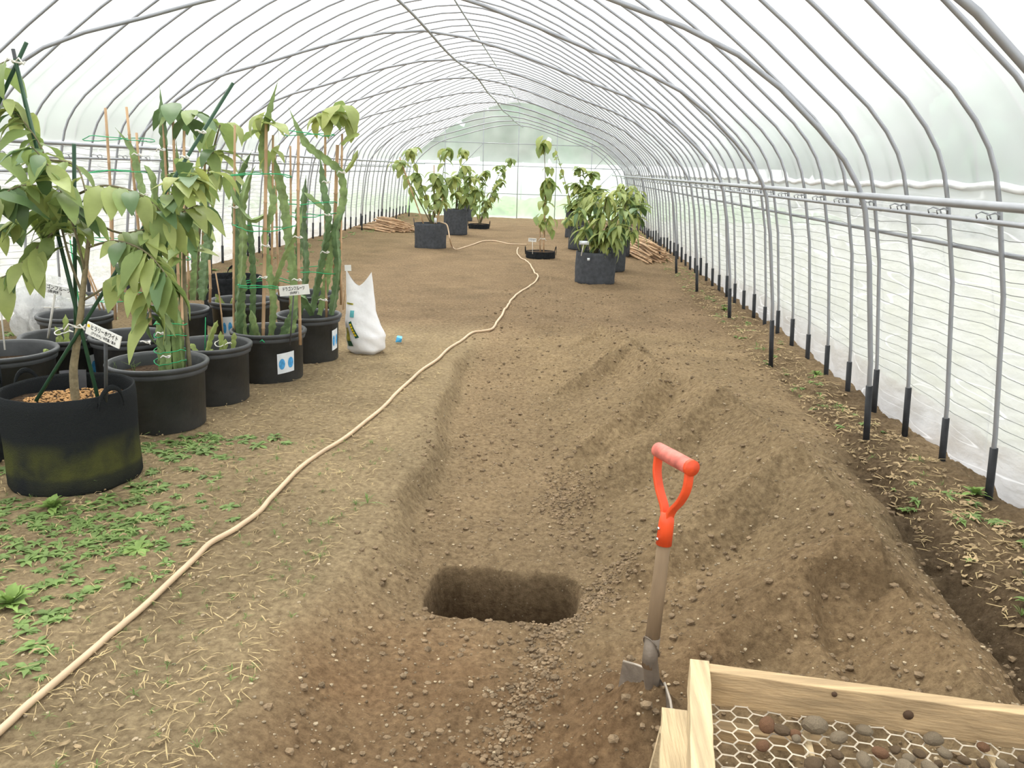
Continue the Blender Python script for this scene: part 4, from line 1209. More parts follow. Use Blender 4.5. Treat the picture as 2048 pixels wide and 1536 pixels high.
# second rank
t, bd = potted('black nursery pot with pale sticker in the back rank, behind the winged cactus', -2.66, 6.78, 0.258, 0.39)
sticker(bd, 0.258, 0.39, -1.95, 0.42, 0.10, 0.27)
small_cacti(t, -2.75, 6.65, 0.32, ((0, 0, 0.12, -0.08, 0), (0.04, 0.02, 0.09, 0.02, 0), (-0.06, 0, 0.08, -0.02, 0)))
cactus_stem(t, [(-2.706, 6.750, 0.379), (-2.673, 6.750, 0.797), (-2.671, 6.750, 1.122), (-2.605, 6.750, 1.402), (-2.492, 6.750, 1.600)], 0.034, 'cactus_dark')
stake(t, (-2.702, 6.800, 0.414), (-2.679, 6.850, 1.800), 0.010); stake(t, (-2.336, 6.800, 0.427), (-2.350, 6.850, 1.606), 0.010)
t, bd = potted('black nursery pot with a curled dark cactus in the back rank, behind the short cacti', -3.05, 6.38, 0.25, 0.36)
cactus_stem(t, [(-2.809, 6.350, 0.436), (-2.773, 6.350, 0.675), (-2.725, 6.350, 0.909), (-2.732, 6.350, 1.100), (-2.751, 6.350, 1.288)], 0.045, 'cactus_dark')
cactus_stem(t, [(-2.913, 6.400, 0.424), (-2.856, 6.400, 0.823), (-2.857, 6.400, 1.208)], 0.034, 'cactus')
stake(t, (-2.714, 6.250, 0.435), (-2.684, 6.250, 0.766), 0.011); stake(t, (-2.844, 6.400, 0.427), (-2.755, 6.500, 1.831), 0.010); stake(t, (-2.957, 6.450, 0.415), (-2.936, 6.500, 1.768), 0.009)
head(t, (-2.604, 6.400, 1.771), 5, MIDS, 1.4); head(t, (-2.693, 6.400, 1.586), 7, BROAD, 1.6); head(t, (-2.587, 6.400, 1.422), 4, BROAD, 1.6); head(t, (-2.740, 6.400, 1.474), 5, BROAD, 1.5)
branch(t, [(-2.872, 6.400, 0.426), (-2.811, 6.400, 1.018), (-2.701, 6.400, 1.475), (-2.604, 6.400, 1.771)], 0.012, 0.006, 'twig')
twine_ring(t, (-3.03, 6.38), 0.12, 0.76, 'twine', 0.004)
t, bd = potted('black nursery pot farthest back behind the cactus rows, partly covered by canes', -2.30, 7.45, 0.27, 0.37, 'plant pot', 'nursery_pot')
cactus_stem(t, [(-2.396, 7.400, 0.475), (-2.336, 7.400, 0.838), (-2.341, 7.400, 1.190)], 0.035, 'cactus_dark')
t, bd = potted('black nursery pot between the torn plastic wrap and the tall canes, back left', -3.62, 5.95, 0.26, 0.36, 'plant pot', 'nursery_pot')
stake(t, (-3.398, 5.900, 0.408), (-3.480, 5.900, 0.721), 0.008); stake(t, (-3.367, 5.900, 0.409), (-3.470, 5.900, 0.739), 0.006); stake(t, (-3.330, 5.950, 0.402), (-3.243, 5.900, 1.125), 0.012)
t = thing('felt_grow_bag', 'black felt bag with a strap handle at the back of the potted rows', 'plant pot', base(-3.10, 7.70))
felt_bag(t, 0.27, 0.46, 0.10, 'felt', ((-1.2, 0), (1.9, 0)), seed=9)

# ------------------------------------------------------------------ white sack
SX, SY = -1.60, 6.64
t = thing('fertiliser_sack', 'white plastic sack with green and yellow print slumped at the end of the pot row', 'sack', base(SX, SY))
def sack(u, v):
    """u round the sack, v from the ground to the top"""
    a = 2*math.pi*u
    w = np.interp(v, [0, 0.06, 0.25, 0.45, 0.6, 0.8, 1.0], [0.10, 0.148, 0.16, 0.142, 0.125, 0.115, 0.105])
    d = np.interp(v, [0, 0.06, 0.25, 0.45, 0.6, 0.8, 1.0], [0.08, 0.12, 0.125, 0.10, 0.075, 0.035, 0.006])
    cx_ = np.interp(v, [0, 0.25, 0.5, 0.75, 1.0], [0.03, 0.03, -0.005, -0.01, -0.02])
    ca, sa = math.cos(a), math.sin(a)
    x = w*math.copysign(abs(ca)**0.8, ca); y = d*math.copysign(abs(sa)**0.9, sa)
    H = 0.60 + (0.075*max(0, ca)**1.2 + 0.095*max(0, -ca)**1.4)*sstep(0.6, 1.0, v) - 0.04*sstep(0.7, 1, v)*(1-abs(ca))
    z = v*H
    k = 0.004*math.sin(v*31 + ca*5 + 2*sa) * (1 - v) + 0.006*math.sin(a*4 + v*7)*(1-v)
    return (cx_ + x + k*ca, y + k*sa, z)
MB().grid(sack, 56, 44).build('sack_body', 'bag', t)
sack_o = t
def on_sack(name, m, quad, nu=6, nv=6, off=0.004):
    (u0, v0), (u1, v1), (u2, v2), (u3, v3) = quad
    def fn(s, r):
        u = (u0*(1-s)+u1*s)*(1-r) + (u3*(1-s)+u2*s)*r; v = (v0*(1-s)+v1*s)*(1-r) + (v3*(1-s)+v2*s)*r
        x, y, z = sack(u, v); l = math.hypot(x, y) + 1e-6
        return (x + off*x/l*0.5, y - off*1.5, z)
    return MB().grid(fn, nu, nv).build(name, m, sack_o)
on_sack('printed_strip', 'print_green', ((0.705, 0.24), (0.735, 0.26), (0.685, 0.47), (0.655, 0.45)))
for k in range(5):
    f0 = 0.10 + k*0.17; u = 0.712*(1-f0) + 0.668*f0; v = 0.27*(1-f0) + 0.47*f0
    on_sack('printed_letter', 'yellow', ((u-0.008, v-0.018), (u+0.012, v-0.014), (u+0.009, v+0.012), (u-0.011, v+0.008)), 2, 2, 0.007)
on_sack('printed_badge', 'print_teal', ((0.672, 0.52), (0.715, 0.52), (0.715, 0.61), (0.672, 0.61)))
on_sack('printed_panel', 'print_olive', ((0.585, 0.17), (0.65, 0.19), (0.63, 0.38), (0.57, 0.36)))
on_sack('printed_panel', 'print_green', ((0.60, 0.12), (0.68, 0.13), (0.66, 0.20), (0.59, 0.19)), off=0.006)
on_sack('printed_line', 'print_olive', ((0.60, 0.68), (0.70, 0.68), (0.70, 0.70), (0.60, 0.70)))
b = MB(); b.add([(0, 0, 0), (0.05, 0.01, 0.0), (0.06, -0.005, 0.035), (0.01, 0.01, 0.045), (0.005, 0.03, 0.012), (0.05, 0.035, 0.015), (0.055, 0.03, 0.05), (0.012, 0.03, 0.055)], [(0,1,2,3),(5,4,7,6),(1,5,6,2),(4,0,3,7),(3,2,6,7),(0,4,5,1)])
o = b.build('plastic_scrap', 'blue_plastic', None, smooth=False); o.location = (-1.40, 7.02, gh(-1.40, 7.02) + 0.012)
tag(o, 'small crumpled blue plastic scrap on the earth behind the white sack', 'scrap')
name_sign('tiny white tag on a thin cane above the white sack', (-1.804, 6.900, 0.686), (-1.749, 6.900, 0.688), 0.05, [('A', 0.4, 0, 0.03)][:0], (-1.827, 6.900, 0.302), post_m='bamboo', pr=0.004)
# ------------------------------------------------------------------ far plants
def felt_tree(label, x, y, R, H, m='felt_blue', soil=0.06, handles=((0.2, 0), (3.3, 0)), seed=1, name='potted_tree'):
    t = thing(name, label, 'potted tree', base(x, y))
    felt_bag(t, R, H, soil, m, handles, seed=seed, lug=0.075, n=40)
    return t
def stems_to(t, foot, heads, meshes, nleaf, s, r0=0.014, mid=True, along=0):
    for p in heads:
        f = Vector(foot); q = Vector(p)
        c = f.lerp(q, 0.5) + Vector((random.uniform(-0.05, 0.05), random.uniform(-0.05, 0.05), 0.08))
        P = branch(t, [f, c, q], r0, 0.004, 'twig')
        head(t, q, nleaf, meshes, s)
        if along: leafy(t, P, along, meshes, s*0.9, 0.35)

t = felt_tree('tall leaning tree in a wide charcoal felt bag, far left of the aisle', -2.48, 15.95, 0.30, 0.48, seed=3)
stems_to(t, (-2.45, 15.95, 0.42), [(-2.854, 15.950, 1.813), (-3.131, 16.100, 1.581), (-2.723, 15.900, 1.344), (-2.177, 15.900, 1.830), (-2.357, 15.800, 1.373), (-2.234, 15.800, 1.176), (-2.073, 16.000, 1.334), (-2.273, 15.750, 0.920)], MIDS, 11, 1.35, along=7)
stake(t, (-2.6, 15.9, 0.42), (-3.092, 16.100, 1.674), 0.014); stake(t, (-2.4, 15.9, 0.42), (-2.411, 15.900, 1.553), 0.012)
stake(t, (-2.35, 15.75, 0.4), (-2.219, 15.700, 0.969), 0.012); tie(t, (-2.4, 15.7, 0.72), 0.04)
MB().box((-2.34, 15.64, 0.55), (0.05, 0.01, 0.09)).build('tag', 'sticker', t, world=True)
t = felt_tree('bushy tree in a tall charcoal felt bag behind the leaning tree, left of the aisle', -2.42, 19.3, 0.27, 0.58, seed=4)
stems_to(t, (-2.42, 19.3, 0.5), [(-2.267, 19.300, 1.910), (-2.205, 19.200, 1.528), (-2.391, 19.100, 0.974), (-2.031, 19.200, 1.313), (-2.129, 19.100, 0.926), (-1.923, 19.300, 1.038), (-2.352, 19.300, 1.359)], MIDS, 10, 1.35, along=6)
tie(t, (-2.55, 19.0, 0.62), 0.05)
t = felt_tree('tree in the farthest felt bag on the left of the aisle', -2.86, 25.0, 0.23, 0.50, seed=6)
stems_to(t, (-2.86, 25.0, 0.4), [(-2.752, 25.000, 1.468), (-2.596, 25.000, 0.970), (-2.865, 25.000, 1.035)], MIDS, 7, 1.3, along=3)
t = felt_tree('spreading small-leaved tree in a low sunken felt bag on the left of the aisle', -2.10, 21.6, 0.265, 0.13, 'felt', 0.02, seed=7)
stems_to(t, (-2.08, 21.6, 0.08), [(-2.119, 21.600, 1.331), (-1.314, 21.600, 1.771), (-1.573, 21.500, 1.224), (-1.719, 21.500, 0.935), (-1.881, 21.500, 0.744), (-2.278, 21.600, 0.792), (-1.557, 21.700, 1.557), (-1.942, 21.600, 1.423)], SMALLS, 9, 1.6, 0.012, along=9)
t = felt_tree('slender drooping tree tied to canes in a low sunken felt bag, middle of the aisle', -0.33, 14.75, 0.255, 0.12, 'felt', 0.015, seed=8)
P = branch(t, [(-0.277, 14.750, 0.102), (-0.272, 14.750, 0.668), (-0.285, 14.750, 1.265), (-0.336, 14.750, 1.932)], 0.012, 0.006, 'twig', 'trunk')
for p, n, s in (((-0.354, 14.750, 1.973), 10, 1.4), ((-0.246, 14.750, 1.602), 4, 0.9), ((-0.246, 14.750, 1.367), 10, 1.5), ((-0.264, 14.700, 1.182), 7, 1.3), ((-0.282, 14.700, 0.970), 6, 1.1), ((-0.317, 14.700, 0.755), 6, 1.0), ((-0.168, 14.650, 0.745), 6, 1.2), ((-0.338, 14.650, 0.629), 5, 1.0), ((-0.179, 14.600, 0.594), 4, 1.0)):
    head(t, p, n, MIDS, s, (0.0, 1.1), 0.04)
stake(t, (-0.329, 14.700, 0.087), (-0.353, 14.700, 0.539), 0.012); stake(t, (-0.266, 14.650, 0.094), (-0.290, 14.700, 1.181), 0.012); tie(t, (-0.300, 14.600, 0.349), 0.03)
name_sign('small white label on a stick beside the slender tree in mid aisle', (-0.538, 14.400, 0.374), (-0.400, 14.400, 0.370), 0.06, [('アテモヤ', 0.8, 0, 0.045)], (-0.460, 14.400, 0.103), pr=0.006)

t = felt_tree('bushy long-leaved tree in the nearest charcoal felt bag on the right', 0.51, 11.55, 0.275, 0.43, handles=((2.2, 0), (5.3, 0)), seed=11)
stems_to(t, (0.5, 11.55, 0.38), [(0.261, 11.500, 0.966), (0.337, 11.400, 0.754), (0.621, 11.500, 1.196), (0.577, 11.400, 0.934), (0.462, 11.600, 1.081), (0.753, 11.400, 0.787), (0.862, 11.600, 1.013), (0.573, 11.350, 0.718), (0.736, 11.400, 0.619), (0.395, 11.800, 1.194)], NARROW, 16, 1.05, 0.016, along=10)
head(t, (0.597, 11.450, 1.223), 9, leaf_set(0.27, 0.058, ['leaf_y'], (1.0, 1.5)), 1.1)
for (px_, dz) in ((0.0, 0.0),):
    MB().box((0.40, 11.27, 0.36), (0.035, 0.008, 0.035)).build('tag', 'sticker', t, world=True)
MB().box((0.33, 11.26, 0.58), (0.13, 0.01, 0.05)).build('tag', 'sticker', t, world=True)
stake(t, (0.30, 11.3, 0.40), (0.33, 11.27, 0.60), 0.007, 'white_tie')
t = felt_tree('long-leaved tree in the second charcoal felt bag on the right', 0.80, 13.1, 0.24, 0.42, seed=12)
stems_to(t, (0.8, 13.1, 0.36), [(1.015, 13.100, 1.140), (1.138, 13.000, 0.884), (0.900, 13.200, 1.247), (1.172, 13.200, 1.217), (1.084, 12.900, 0.647)], NARROW, 14, 1.1, along=9)
head(t, (1.197, 12.900, 1.003), 5, DEEP, 1.3)
t = felt_tree('long-leaved tree in a dark felt bag by the right curtain, behind the others', 1.08, 15.4, 0.21, 0.42, seed=13)
stems_to(t, (1.08, 15.4, 0.36), [(1.245, 15.400, 1.254), (1.412, 15.300, 1.042), (1.097, 15.500, 1.292)], NARROW, 10, 1.2, along=5)
t = felt_tree('dense small-leaved bush in a tall felt bag, back right of the aisle', 0.34, 19.5, 0.22, 0.62, seed=14)
stems_to(t, (0.34, 19.5, 0.55), [(0.396, 19.500, 1.566), (0.684, 19.500, 1.496), (0.297, 19.400, 1.210), (0.581, 19.300, 1.164), (0.846, 19.400, 1.137), (0.424, 19.300, 0.883), (0.762, 19.200, 0.874), (0.259, 19.300, 0.766)], SMALLS, 15, 1.7, along=10)
P = branch(t, [(0.3, 19.5, 0.6), (0.199, 19.500, 0.870), (0.001, 19.500, 1.478), (-0.192, 19.500, 2.012)], 0.014, 0.005); leafy(t, P, 18, SMALLS, 1.3, 0.1)
t = felt_tree('sparse tree in a charcoal felt bag between the dense bush and the nearest bag', 0.38, 16.6, 0.21, 0.45, seed=15)
stems_to(t, (0.38, 16.6, 0.4), [(0.279, 16.500, 0.683), (0.136, 16.400, 0.588), (0.418, 16.500, 0.831)], MIDS, 6, 1.0, along=4)

# piles of split bamboo along the side curtains
def cane_pile(label, x, y, n, L, w, h, rz):
    t = thing('bamboo_pile', label, 'bamboo pile', (x, y, gh(x, y) - 0.01))
    R = Matrix.Rotation(rz, 3, 'Z'); rr = random.Random(n)
    for k in range(n):
        f = rr.random(); zz = h*(1 - abs(2*f-1))*rr.random() + 0.015
        a = R @ Vector(((f-0.5)*w, -L/2*rr.uniform(0.7, 1.1), zz)); b_ = R @ Vector(((f-0.5)*w + rr.uniform(-0.15, 0.15), L/2*rr.uniform(0.7, 1.1), zz + rr.uniform(-0.02, 0.05)))
        MB().tube([a, a.lerp(b_, 0.5) + Vector((0, 0, 0.015)), b_], 0.016, 5).build('cane', 'bamboo', t)
cane_pile('heap of cut bamboo canes against the left curtain, far down the tunnel', -4.0, 19.6, 46, 1.4, 0.9, 0.28, 0.7)
cane_pile('heap of cut bamboo canes against the right curtain, behind the potted trees', 1.62, 15.6, 46, 2.4, 0.55, 0.30, 0.12)

# ------------------------------------------------------------------ hose
hp = [(-1.440, 1.741, 0.000), (-1.434, 1.810, 0.000), (-1.420, 2.010, 0.000), (-1.409, 2.257, 0.000), (-1.380, 2.528, 0.000), (-1.366, 2.733, 0.000), (-1.363, 2.865, 0.000), (-1.357, 2.982, 0.000), (-1.307, 3.116, 0.000), (-1.267, 3.303, 0.000), (-1.271, 3.474, 0.000), (-1.264, 3.785, 0.000), (-1.230, 4.104, -0.000), (-1.168, 4.385, 0.000), (-1.125, 4.761, 0.000), (-1.081, 5.224, 0.000), (-1.023, 5.853, 0.000), (-0.951, 6.360, 0.000), (-0.901, 6.887, 0.000), (-0.840, 7.290, 0.000), (-0.784, 7.617, -0.030), (-0.695, 7.687, -0.050), (-0.615, 7.878, -0.050), (-0.581, 8.407, -0.030), (-0.557, 8.959, 0.000), (-0.526, 9.651, 0.000), (-0.444, 10.421, -0.000), (-0.343, 11.163, 0.000), (-0.287, 11.824, 0.000), (-0.347, 12.341, 0.000), (-0.486, 13.594, 0.000), (-0.661, 14.497, 0.000), (-0.777, 15.362, 0.000), (-0.812, 16.368, 0.000)]
hz = [(x, y, gh(x, y) + 0.011) for x, y, z in hp]
sm = smooth(hz, 6)
sm = [Vector((p.x + 0.004*math.sin(p.y*9), p.y, max(p.z, gh(p.x, p.y) + 0.009))) for p in sm]
b = MB().tube(sm, 0.0115, 10)
o = b.build('garden_hose', 'hose'); tag(o, 'long pale tan hose snaking along the trodden earth from the left foreground', 'hose')
hp2 = [(-0.670, 16.981, 0.000), (-1.007, 16.972, 0.000), (-1.361, 17.566, 0.000), (-1.605, 17.347, -0.000), (-1.734, 16.586, 0.000), (-1.865, 15.988, 0.000), (-1.948, 15.646, 0.000), (-2.077, 16.126, 0.000)]
hz2 = [(x, y, gh(x, y) + 0.012) for x, y, z in hp2] + [(-2.051, 15.550, 0.201), (-2.090, 15.620, 0.361), (-2.140, 15.700, 0.475), (-2.27, 15.85, 0.5)]
o = MB().tube(smooth(hz2, 6), 0.013, 8).build('garden_hose', 'hose'); tag(o, 'pale hose end running up over the rim of the far left felt bag', 'hose')

# ------------------------------------------------------------------ spade
sb_ = Vector((0.292, 2.03, gh(0.292, 2.03)))
t = thing('spade', 'spade with orange D-shaped handle standing upright in the earth heap', 'spade', sb_)
up = (Vector((0.321, 2.060, 0.666)) - Vector((0.295, 2.030, 0.097))); Ls = up.length; up.normalize()
wd = Vector((0.42, -0.91, 0.0)); wd = (wd - up*wd.dot(up)).normalized()
nr_ = up.cross(wd)
SB = Matrix(((wd.x, nr_.x, up.x, 0), (wd.y, nr_.y, up.y, 0), (wd.z, nr_.z, up.z, 0), (0, 0, 0, 1)))
def sp_part(name, b_, m, parent=t, smooth_=True, bevel=0):
    b_.v = [tuple(SB @ Vector(p)) for p in b_.v]
    return b_.build(name, m, parent, smooth_, bevel)
ZB = Vector((0.295, 2.030, 0.097)).z - sb_.z - 0.015
M['tread_edge'] = mat('tread_edge', (0.36, 0.31, 0.25), rough=0.5, metal=0.4)
# blade: dished plate with turned treads
def blade(u, v):
    x = -0.13 + 0.26*u; z = ZB + 0.065 - 0.10*abs(u-0.5)*0.5 - 0.33*v
    w = 1 - 0.10*v
    return (x*w, 0.035*(1 - (2*u-1)**2) - 0.03*v, z)
bb = MB().grid(blade, 16, 10)
bb2 = MB().grid(lambda u, v: tuple(Vector(blade(u, v)) + Vector((0, -0.004, 0))), 16, 10); bb.add(bb2.v, [f[::-1] for f in bb2.f])
bl = sp_part('blade', bb, 'blade')
for s in (-1, 1):
    e = MB().tube([(s*0.03, 0.036, ZB+0.062), (s*0.05, 0.030, ZB+0.058), (s*0.09, 0.018, ZB+0.05), (s*0.132, 0.0, ZB+0.040)], 0.0042, 6)
    sp_part('tread', e, 'tread_edge', bl)
ferr = MB().tube([(0, 0.032, ZB-0.10), (0, 0.03, ZB-0.01), (0, 0.016, ZB+0.05), (0, 0.0, ZB+0.12), (0, 0, ZB+0.19)], [0.012, 0.019, 0.0225, 0.0215, 0.021], 12)
sp_part('ferrule', ferr, 'blade')
zt = ZB + Ls - 0.075
sp_part('shaft', MB().tube([(0, 0, ZB+0.10), (0, 0, ZB+0.3), (0, 0, zt)], [0.0205, 0.0195, 0.0178], 14), 'shaft')
wire = MB().tube([(0.024*math.cos(a), 0.024*math.sin(a), ZB+0.16+0.035*math.cos(a+1.2)) for a in [k*2*math.pi/16 for k in range(17)]], 0.0022, 5)
sp_part('wire_loop', wire, 'blade')
hd = MB().tube([(0, 0, zt-0.035), (0, 0, zt+0.03), (0, 0, zt+0.055)], [0.0215, 0.0205, 0.017], 14)
sp_part('socket', hd, 'orange')
GZ_ = zt + 0.205
for s in (-1, 1):
    arm = MB()
    path = smooth([(s*0.006, 0, zt+0.03), (s*0.018, 0, zt+0.065), (s*0.052, 0, zt+0.105), (s*0.073, 0, zt+0.15), (s*0.073, 0, GZ_)], 5)
    vv = []; ff = []
    for i, p in enumerate(path):
        tn = (path[min(len(path)-1, i+1)] - path[max(0, i-1)]).normalized(); sd = Vector((0, 1, 0)); nn = sd.cross(tn)
        for (q, w) in ((-0.012, -0.0055), (0.012, -0.0055), (0.012, 0.0055), (-0.012, 0.0055)): vv.append(p + sd*q + nn*w)
    for i in range(len(path)-1):
        for k in range(4): ff.append((i*4+k, i*4+(k+1) % 4, (i+1)*4+(k+1) % 4, (i+1)*4+k))
    ff.append((3, 2, 1, 0)); ff.append(tuple((len(path)-1)*4+k for k in range(4)))
    arm.add(vv, ff)
    sp_part('handle_arm', arm, 'orange', bevel=0.002)
M['grip'] = mat('worn_red_grip', (0.62, 0.17, 0.13), rough=0.55, var=0.45, scale=22)
g = sp_part('grip', MB().tube([(-0.084, 0, GZ_), (-0.081, 0, GZ_), (0, 0, GZ_), (0.081, 0, GZ_), (0.084, 0, GZ_)], [0.016, 0.0205, 0.021, 0.0205, 0.016], 16), 'grip')
sp_part('end_cap', MB().tube([(0.074, 0, GZ_), (0.086, 0, GZ_)], 0.0215, 14), 'orange', g)
for dz in (-0.018, 0.012):
    sp_part('rivet', MB().tube([(0.0, -0.025, zt+dz), (0.0, -0.019, zt+dz)], 0.0042, 8), 'rivet')

# ------------------------------------------------------------------ sieve on its trestle
SZ = 0.335
p0 = Vector((0.350, 1.699, 0.420)); p1 = Vector((1.032, 1.600, 0.420))
ex = (p1 - p0); ex.z = 0; ex.normalize(); ey = Vector((-ex.y, ex.x, 0)); Lx, Ly = 0.98, 0.66
t = thing('soil_sieve', 'wooden framed wire mesh sieve loaded with stones, bottom right', 'sieve', (p0.x, p0.y, SZ))
SV = Matrix(((ex.x, ey.x, 0, 0), (ex.y, ey.y, 0, 0), (0, 0, 1, 0), (0, 0, 0, 1)))
def sv(b_): b_.v = [tuple(SV @ Vector(p)) for p in b_.v]; return b_
def plank(name, c, size, m, seed):
    rr = random.Random(seed)
    b_ = MB(); x, y, z = size[0]/2, size[1]/2, size[2]/2; n = 14; long_x = size[0] > size[1]
    vv = []; ff = []
    for i in range(n+1):
        f = -1 + 2*i/n
        for (a, q) in ((-1, -1), (1, -1), (1, 1), (-1, 1)):
            j = rr.uniform(-0.0016, 0.0016)
            vv.append((c[0] + (f*x if long_x else a*x + j), c[1] + (a*y + j if long_x else f*y), c[2] + q*z + rr.uniform(-0.0012, 0.0012)))
    for i in range(n):
        for k in range(4): ff.append((i*4+k, i*4+(k+1) % 4, (i+1)*4+(k+1) % 4, (i+1)*4+k))
    ff.append((3, 2, 1, 0)); ff.append(tuple(n*4+k for k in range(4)))
    if not long_x: ff = [f[::-1] for f in ff]
    b_.add(vv, ff)
    return sv(b_)
TH, HH = 0.034, 0.085
far_b = plank('frame_board', (Lx/2, -TH/2, HH/2), (Lx, TH, HH), 'timber', 1).build('frame_board', 'timber', t, smooth=False, bevel=0.002)
plank('frame_board', (Lx/2, -Ly+TH/2, HH/2), (Lx, TH, HH), 'timber', 2).build('frame_board', 'timber', t, smooth=False, bevel=0.002)
plank('frame_board', (TH/2-0.006, -Ly/2, HH/2+0.002), (TH+0.012, Ly+0.012, HH), 'timber_y', 3).build('frame_board', 'timber_y', t, smooth=False, bevel=0.002)
plank('frame_board', (Lx-TH/2, -Ly/2, HH/2), (TH, Ly-2*TH, HH), 'timber_y', 4).build('frame_board', 'timber_y', t, smooth=False, bevel=0.002)
for (x, z, r) in ((0.455, 0.047, 0.011), (0.30, 0.072, 0.006), (0.70, 0.03, 0.007)):
    k_ = MB(); k_.tube([(x, -TH-0.0005, z), (x, -TH-0.003, z)], r, 12); sv(k_); k_.build('knot', 'knot', far_b)
# hexagonal netting
wire = MB()
def netz(x, y): return 0.006 - 0.014*math.sin(math.pi*min(1, max(0, (x-TH)/(Lx-2*TH))))*math.sin(math.pi*min(1, max(0, (-y-TH)/(Ly-2*TH)))) + 0.003*math.sin(x*40)*math.sin(y*33)
def strand(a, b_):
    for q in (a, b_):
        if not (TH*0.5 < q[0] < Lx-TH*0.5 and -Ly+TH*0.5 < q[1] < -TH*0.5): return
    wire.tube([(a[0], a[1], netz(*a)), (b_[0], b_[1], netz(*b_))], 0.0019, 4, cap=False)
# flat-topped hexagonal cells
cw, chh = 0.048, 0.037
for i in range(int(Lx/(0.75*cw))+2):
    for j in range(int(Ly/chh)+2):
        x = i*0.75*cw; y = -j*chh - (chh/2 if i % 2 else 0)
        q = [(x - cw/4, y + chh/2), (x + cw/4, y + chh/2), (x + cw/2, y), (x + cw/4, y - chh/2)]
        strand(q[0], q[1]); strand(q[1], q[2]); strand(q[2], q[3])
sv(wire); wire.build('wire_mesh', 'chicken_wire', t, smooth=False)
for x in (0.245, 0.62):
    plank('batten', (x, -Ly/2, -0.012), (0.016, Ly-0.02, 0.012), 'timber_y', 9).build('batten', 'timber_y', t, smooth=False)
# stones on the mesh, each a thing of its own
rr = random.Random(4); placed = []
STM = []
for k in range(12):
    b_ = MB(); rock(b_, (0, 0, 0), 1.0, rr, rr.uniform(0.6, 0.85))
    me_ = b_.mesh('stone', ['stone_a', 'stone_b', 'stone_a', 'stone_c'][k % 4], False); STM.append(me_)
def stone_at(x, y, r, lift_=0.0):
    w = SV @ Vector((x, y, 0))
    ki = rr.randrange(12); o = bpy.data.objects.new('stone', STM[ki]); col.objects.link(o)
    o.location = (p0.x + w.x, p0.y + w.y, SZ + netz(x, y) + r*0.68 + lift_)
    o.scale = (r, r*rr.uniform(0.8, 1.1), r); o.rotation_euler = (rr.uniform(-0.3, 0.3), rr.uniform(-0.3, 0.3), rr.uniform(0, 6.28))
    s_ = o.modifiers.new('rounding', 'SUBSURF'); s_.levels = 1; s_.render_levels = 1
    kd = ['dark brown', 'pale grey', 'dark brown', 'reddish brown'][ki % 4]
    tag(o, kd + ' stone lying on the wire mesh of the wooden sieve', 'stone', kd + ' stones sifted out on the sieve')
n_try = 0
while len(placed) < 120 and n_try < 6000:
    n_try += 1
    x = rr.uniform(TH+0.03, 0.78); y = rr.uniform(-0.33, -TH-0.03)
    lim = np.interp(x, [0.0, 0.15, 0.25, 0.4, 0.58, 0.76], [-0.34, -0.26, -0.185, -0.11, -0.10, -0.13])
    if y > lim and rr.random() > 0.02: continue
    if x < 0.13: continue
    r = rr.uniform(0.014, 0.031)
    if any((x-a)**2 + (y-b_)**2 < (0.88*(r+c))**2 for a, b_, c in placed): continue
    placed.append((x, y, r)); stone_at(x, y, r)
stone_at(0.185, -0.115, 0.021); stone_at(0.215, -0.128, 0.015)

# trestle the sieve rests on
q0 = Vector((0.277, 1.672, 0.310))
t = thing('wooden_trestle', 'low pale wooden trestle holding up the left end of the sieve', 'trestle', (q0.x, q0.y, gh(q0.x, q0.y) - 0.02))
zt_ = 0.31 - (gh(q0.x, q0.y) - 0.02)
def tb(c, size, m, seed, name='board'):
    b_ = plank(name, c, size, m, seed); return b_.build(name, m, t, smooth=False, bevel=0.0015)
tb((0.032, -0.20, zt_-0.018), (0.058, 0.42, 0.03), 'timber_y', 21, 'top_board')
tb((0.21, -0.022, zt_-0.02), (0.30, 0.032, 0.032), 'timber', 22, 'cross_board')
tb((0.21, -0.36, zt_-0.02), (0.30, 0.032, 0.032), 'timber', 23, 'cross_board')
for (x, y) in ((0.014, -0.03), (0.014, -0.36), (0.33, -0.05), (0.33, -0.36)):
    w = SV @ Vector((x, y, 0)); zg = gh(q0.x + w.x, q0.y + w.y) - 0.04 - (gh(q0.x, q0.y) - 0.02)
    b_ = MB(); a = Vector((x - (0.05 if x < 0.1 else -0.03), y, zg)); c = Vector((x, y, zt_-0.035))
    d = 0.013
    vv = [p + Vector(q) for p in (a, c) for q in ((-d, -d, 0), (d, -d, 0), (d, d, 0), (-d, d, 0))]
    b_.add(vv, [(3, 2, 1, 0), (4, 5, 6, 7), (0, 1, 5, 4), (1, 2, 6, 5), (2, 3, 7, 6), (3, 0, 4, 7)]); sv(b_)
    b_.build('leg', 'timber_y', t, smooth=False)

# ------------------------------------------------------------------ loose ground cover
rr = random.Random(12)
def scatter(n, fx, fy, rmin, rmax, name, m, label, cat, keep=None, pw=2.0):
    b_ = MB(); k = 0
    xs_, ys_ = [], []
    while len(xs_) < n:
        x, y = fx(), fy()
        if keep and not keep(x, y): continue
        xs_.append(x); ys_.append(y)
    zz = ground_h(np.array(xs_), np.array(ys_))
    for x, y, z in zip(xs_, ys_, zz):
        r = rmin + (rmax-rmin)*rr.random()**pw
        rock(b_, (x, y, z + r*0.25), r, rr)
    o = b_.build(name, m, None, smooth=False); tag(o, label, cat, kind='stuff')
    return o
near_y = lambda: 1.5 + 9*rr.random()**2.2
nohole = lambda x, y: float(hole_sdf(np.array([x]), np.array([y]))[0]) > 0.02
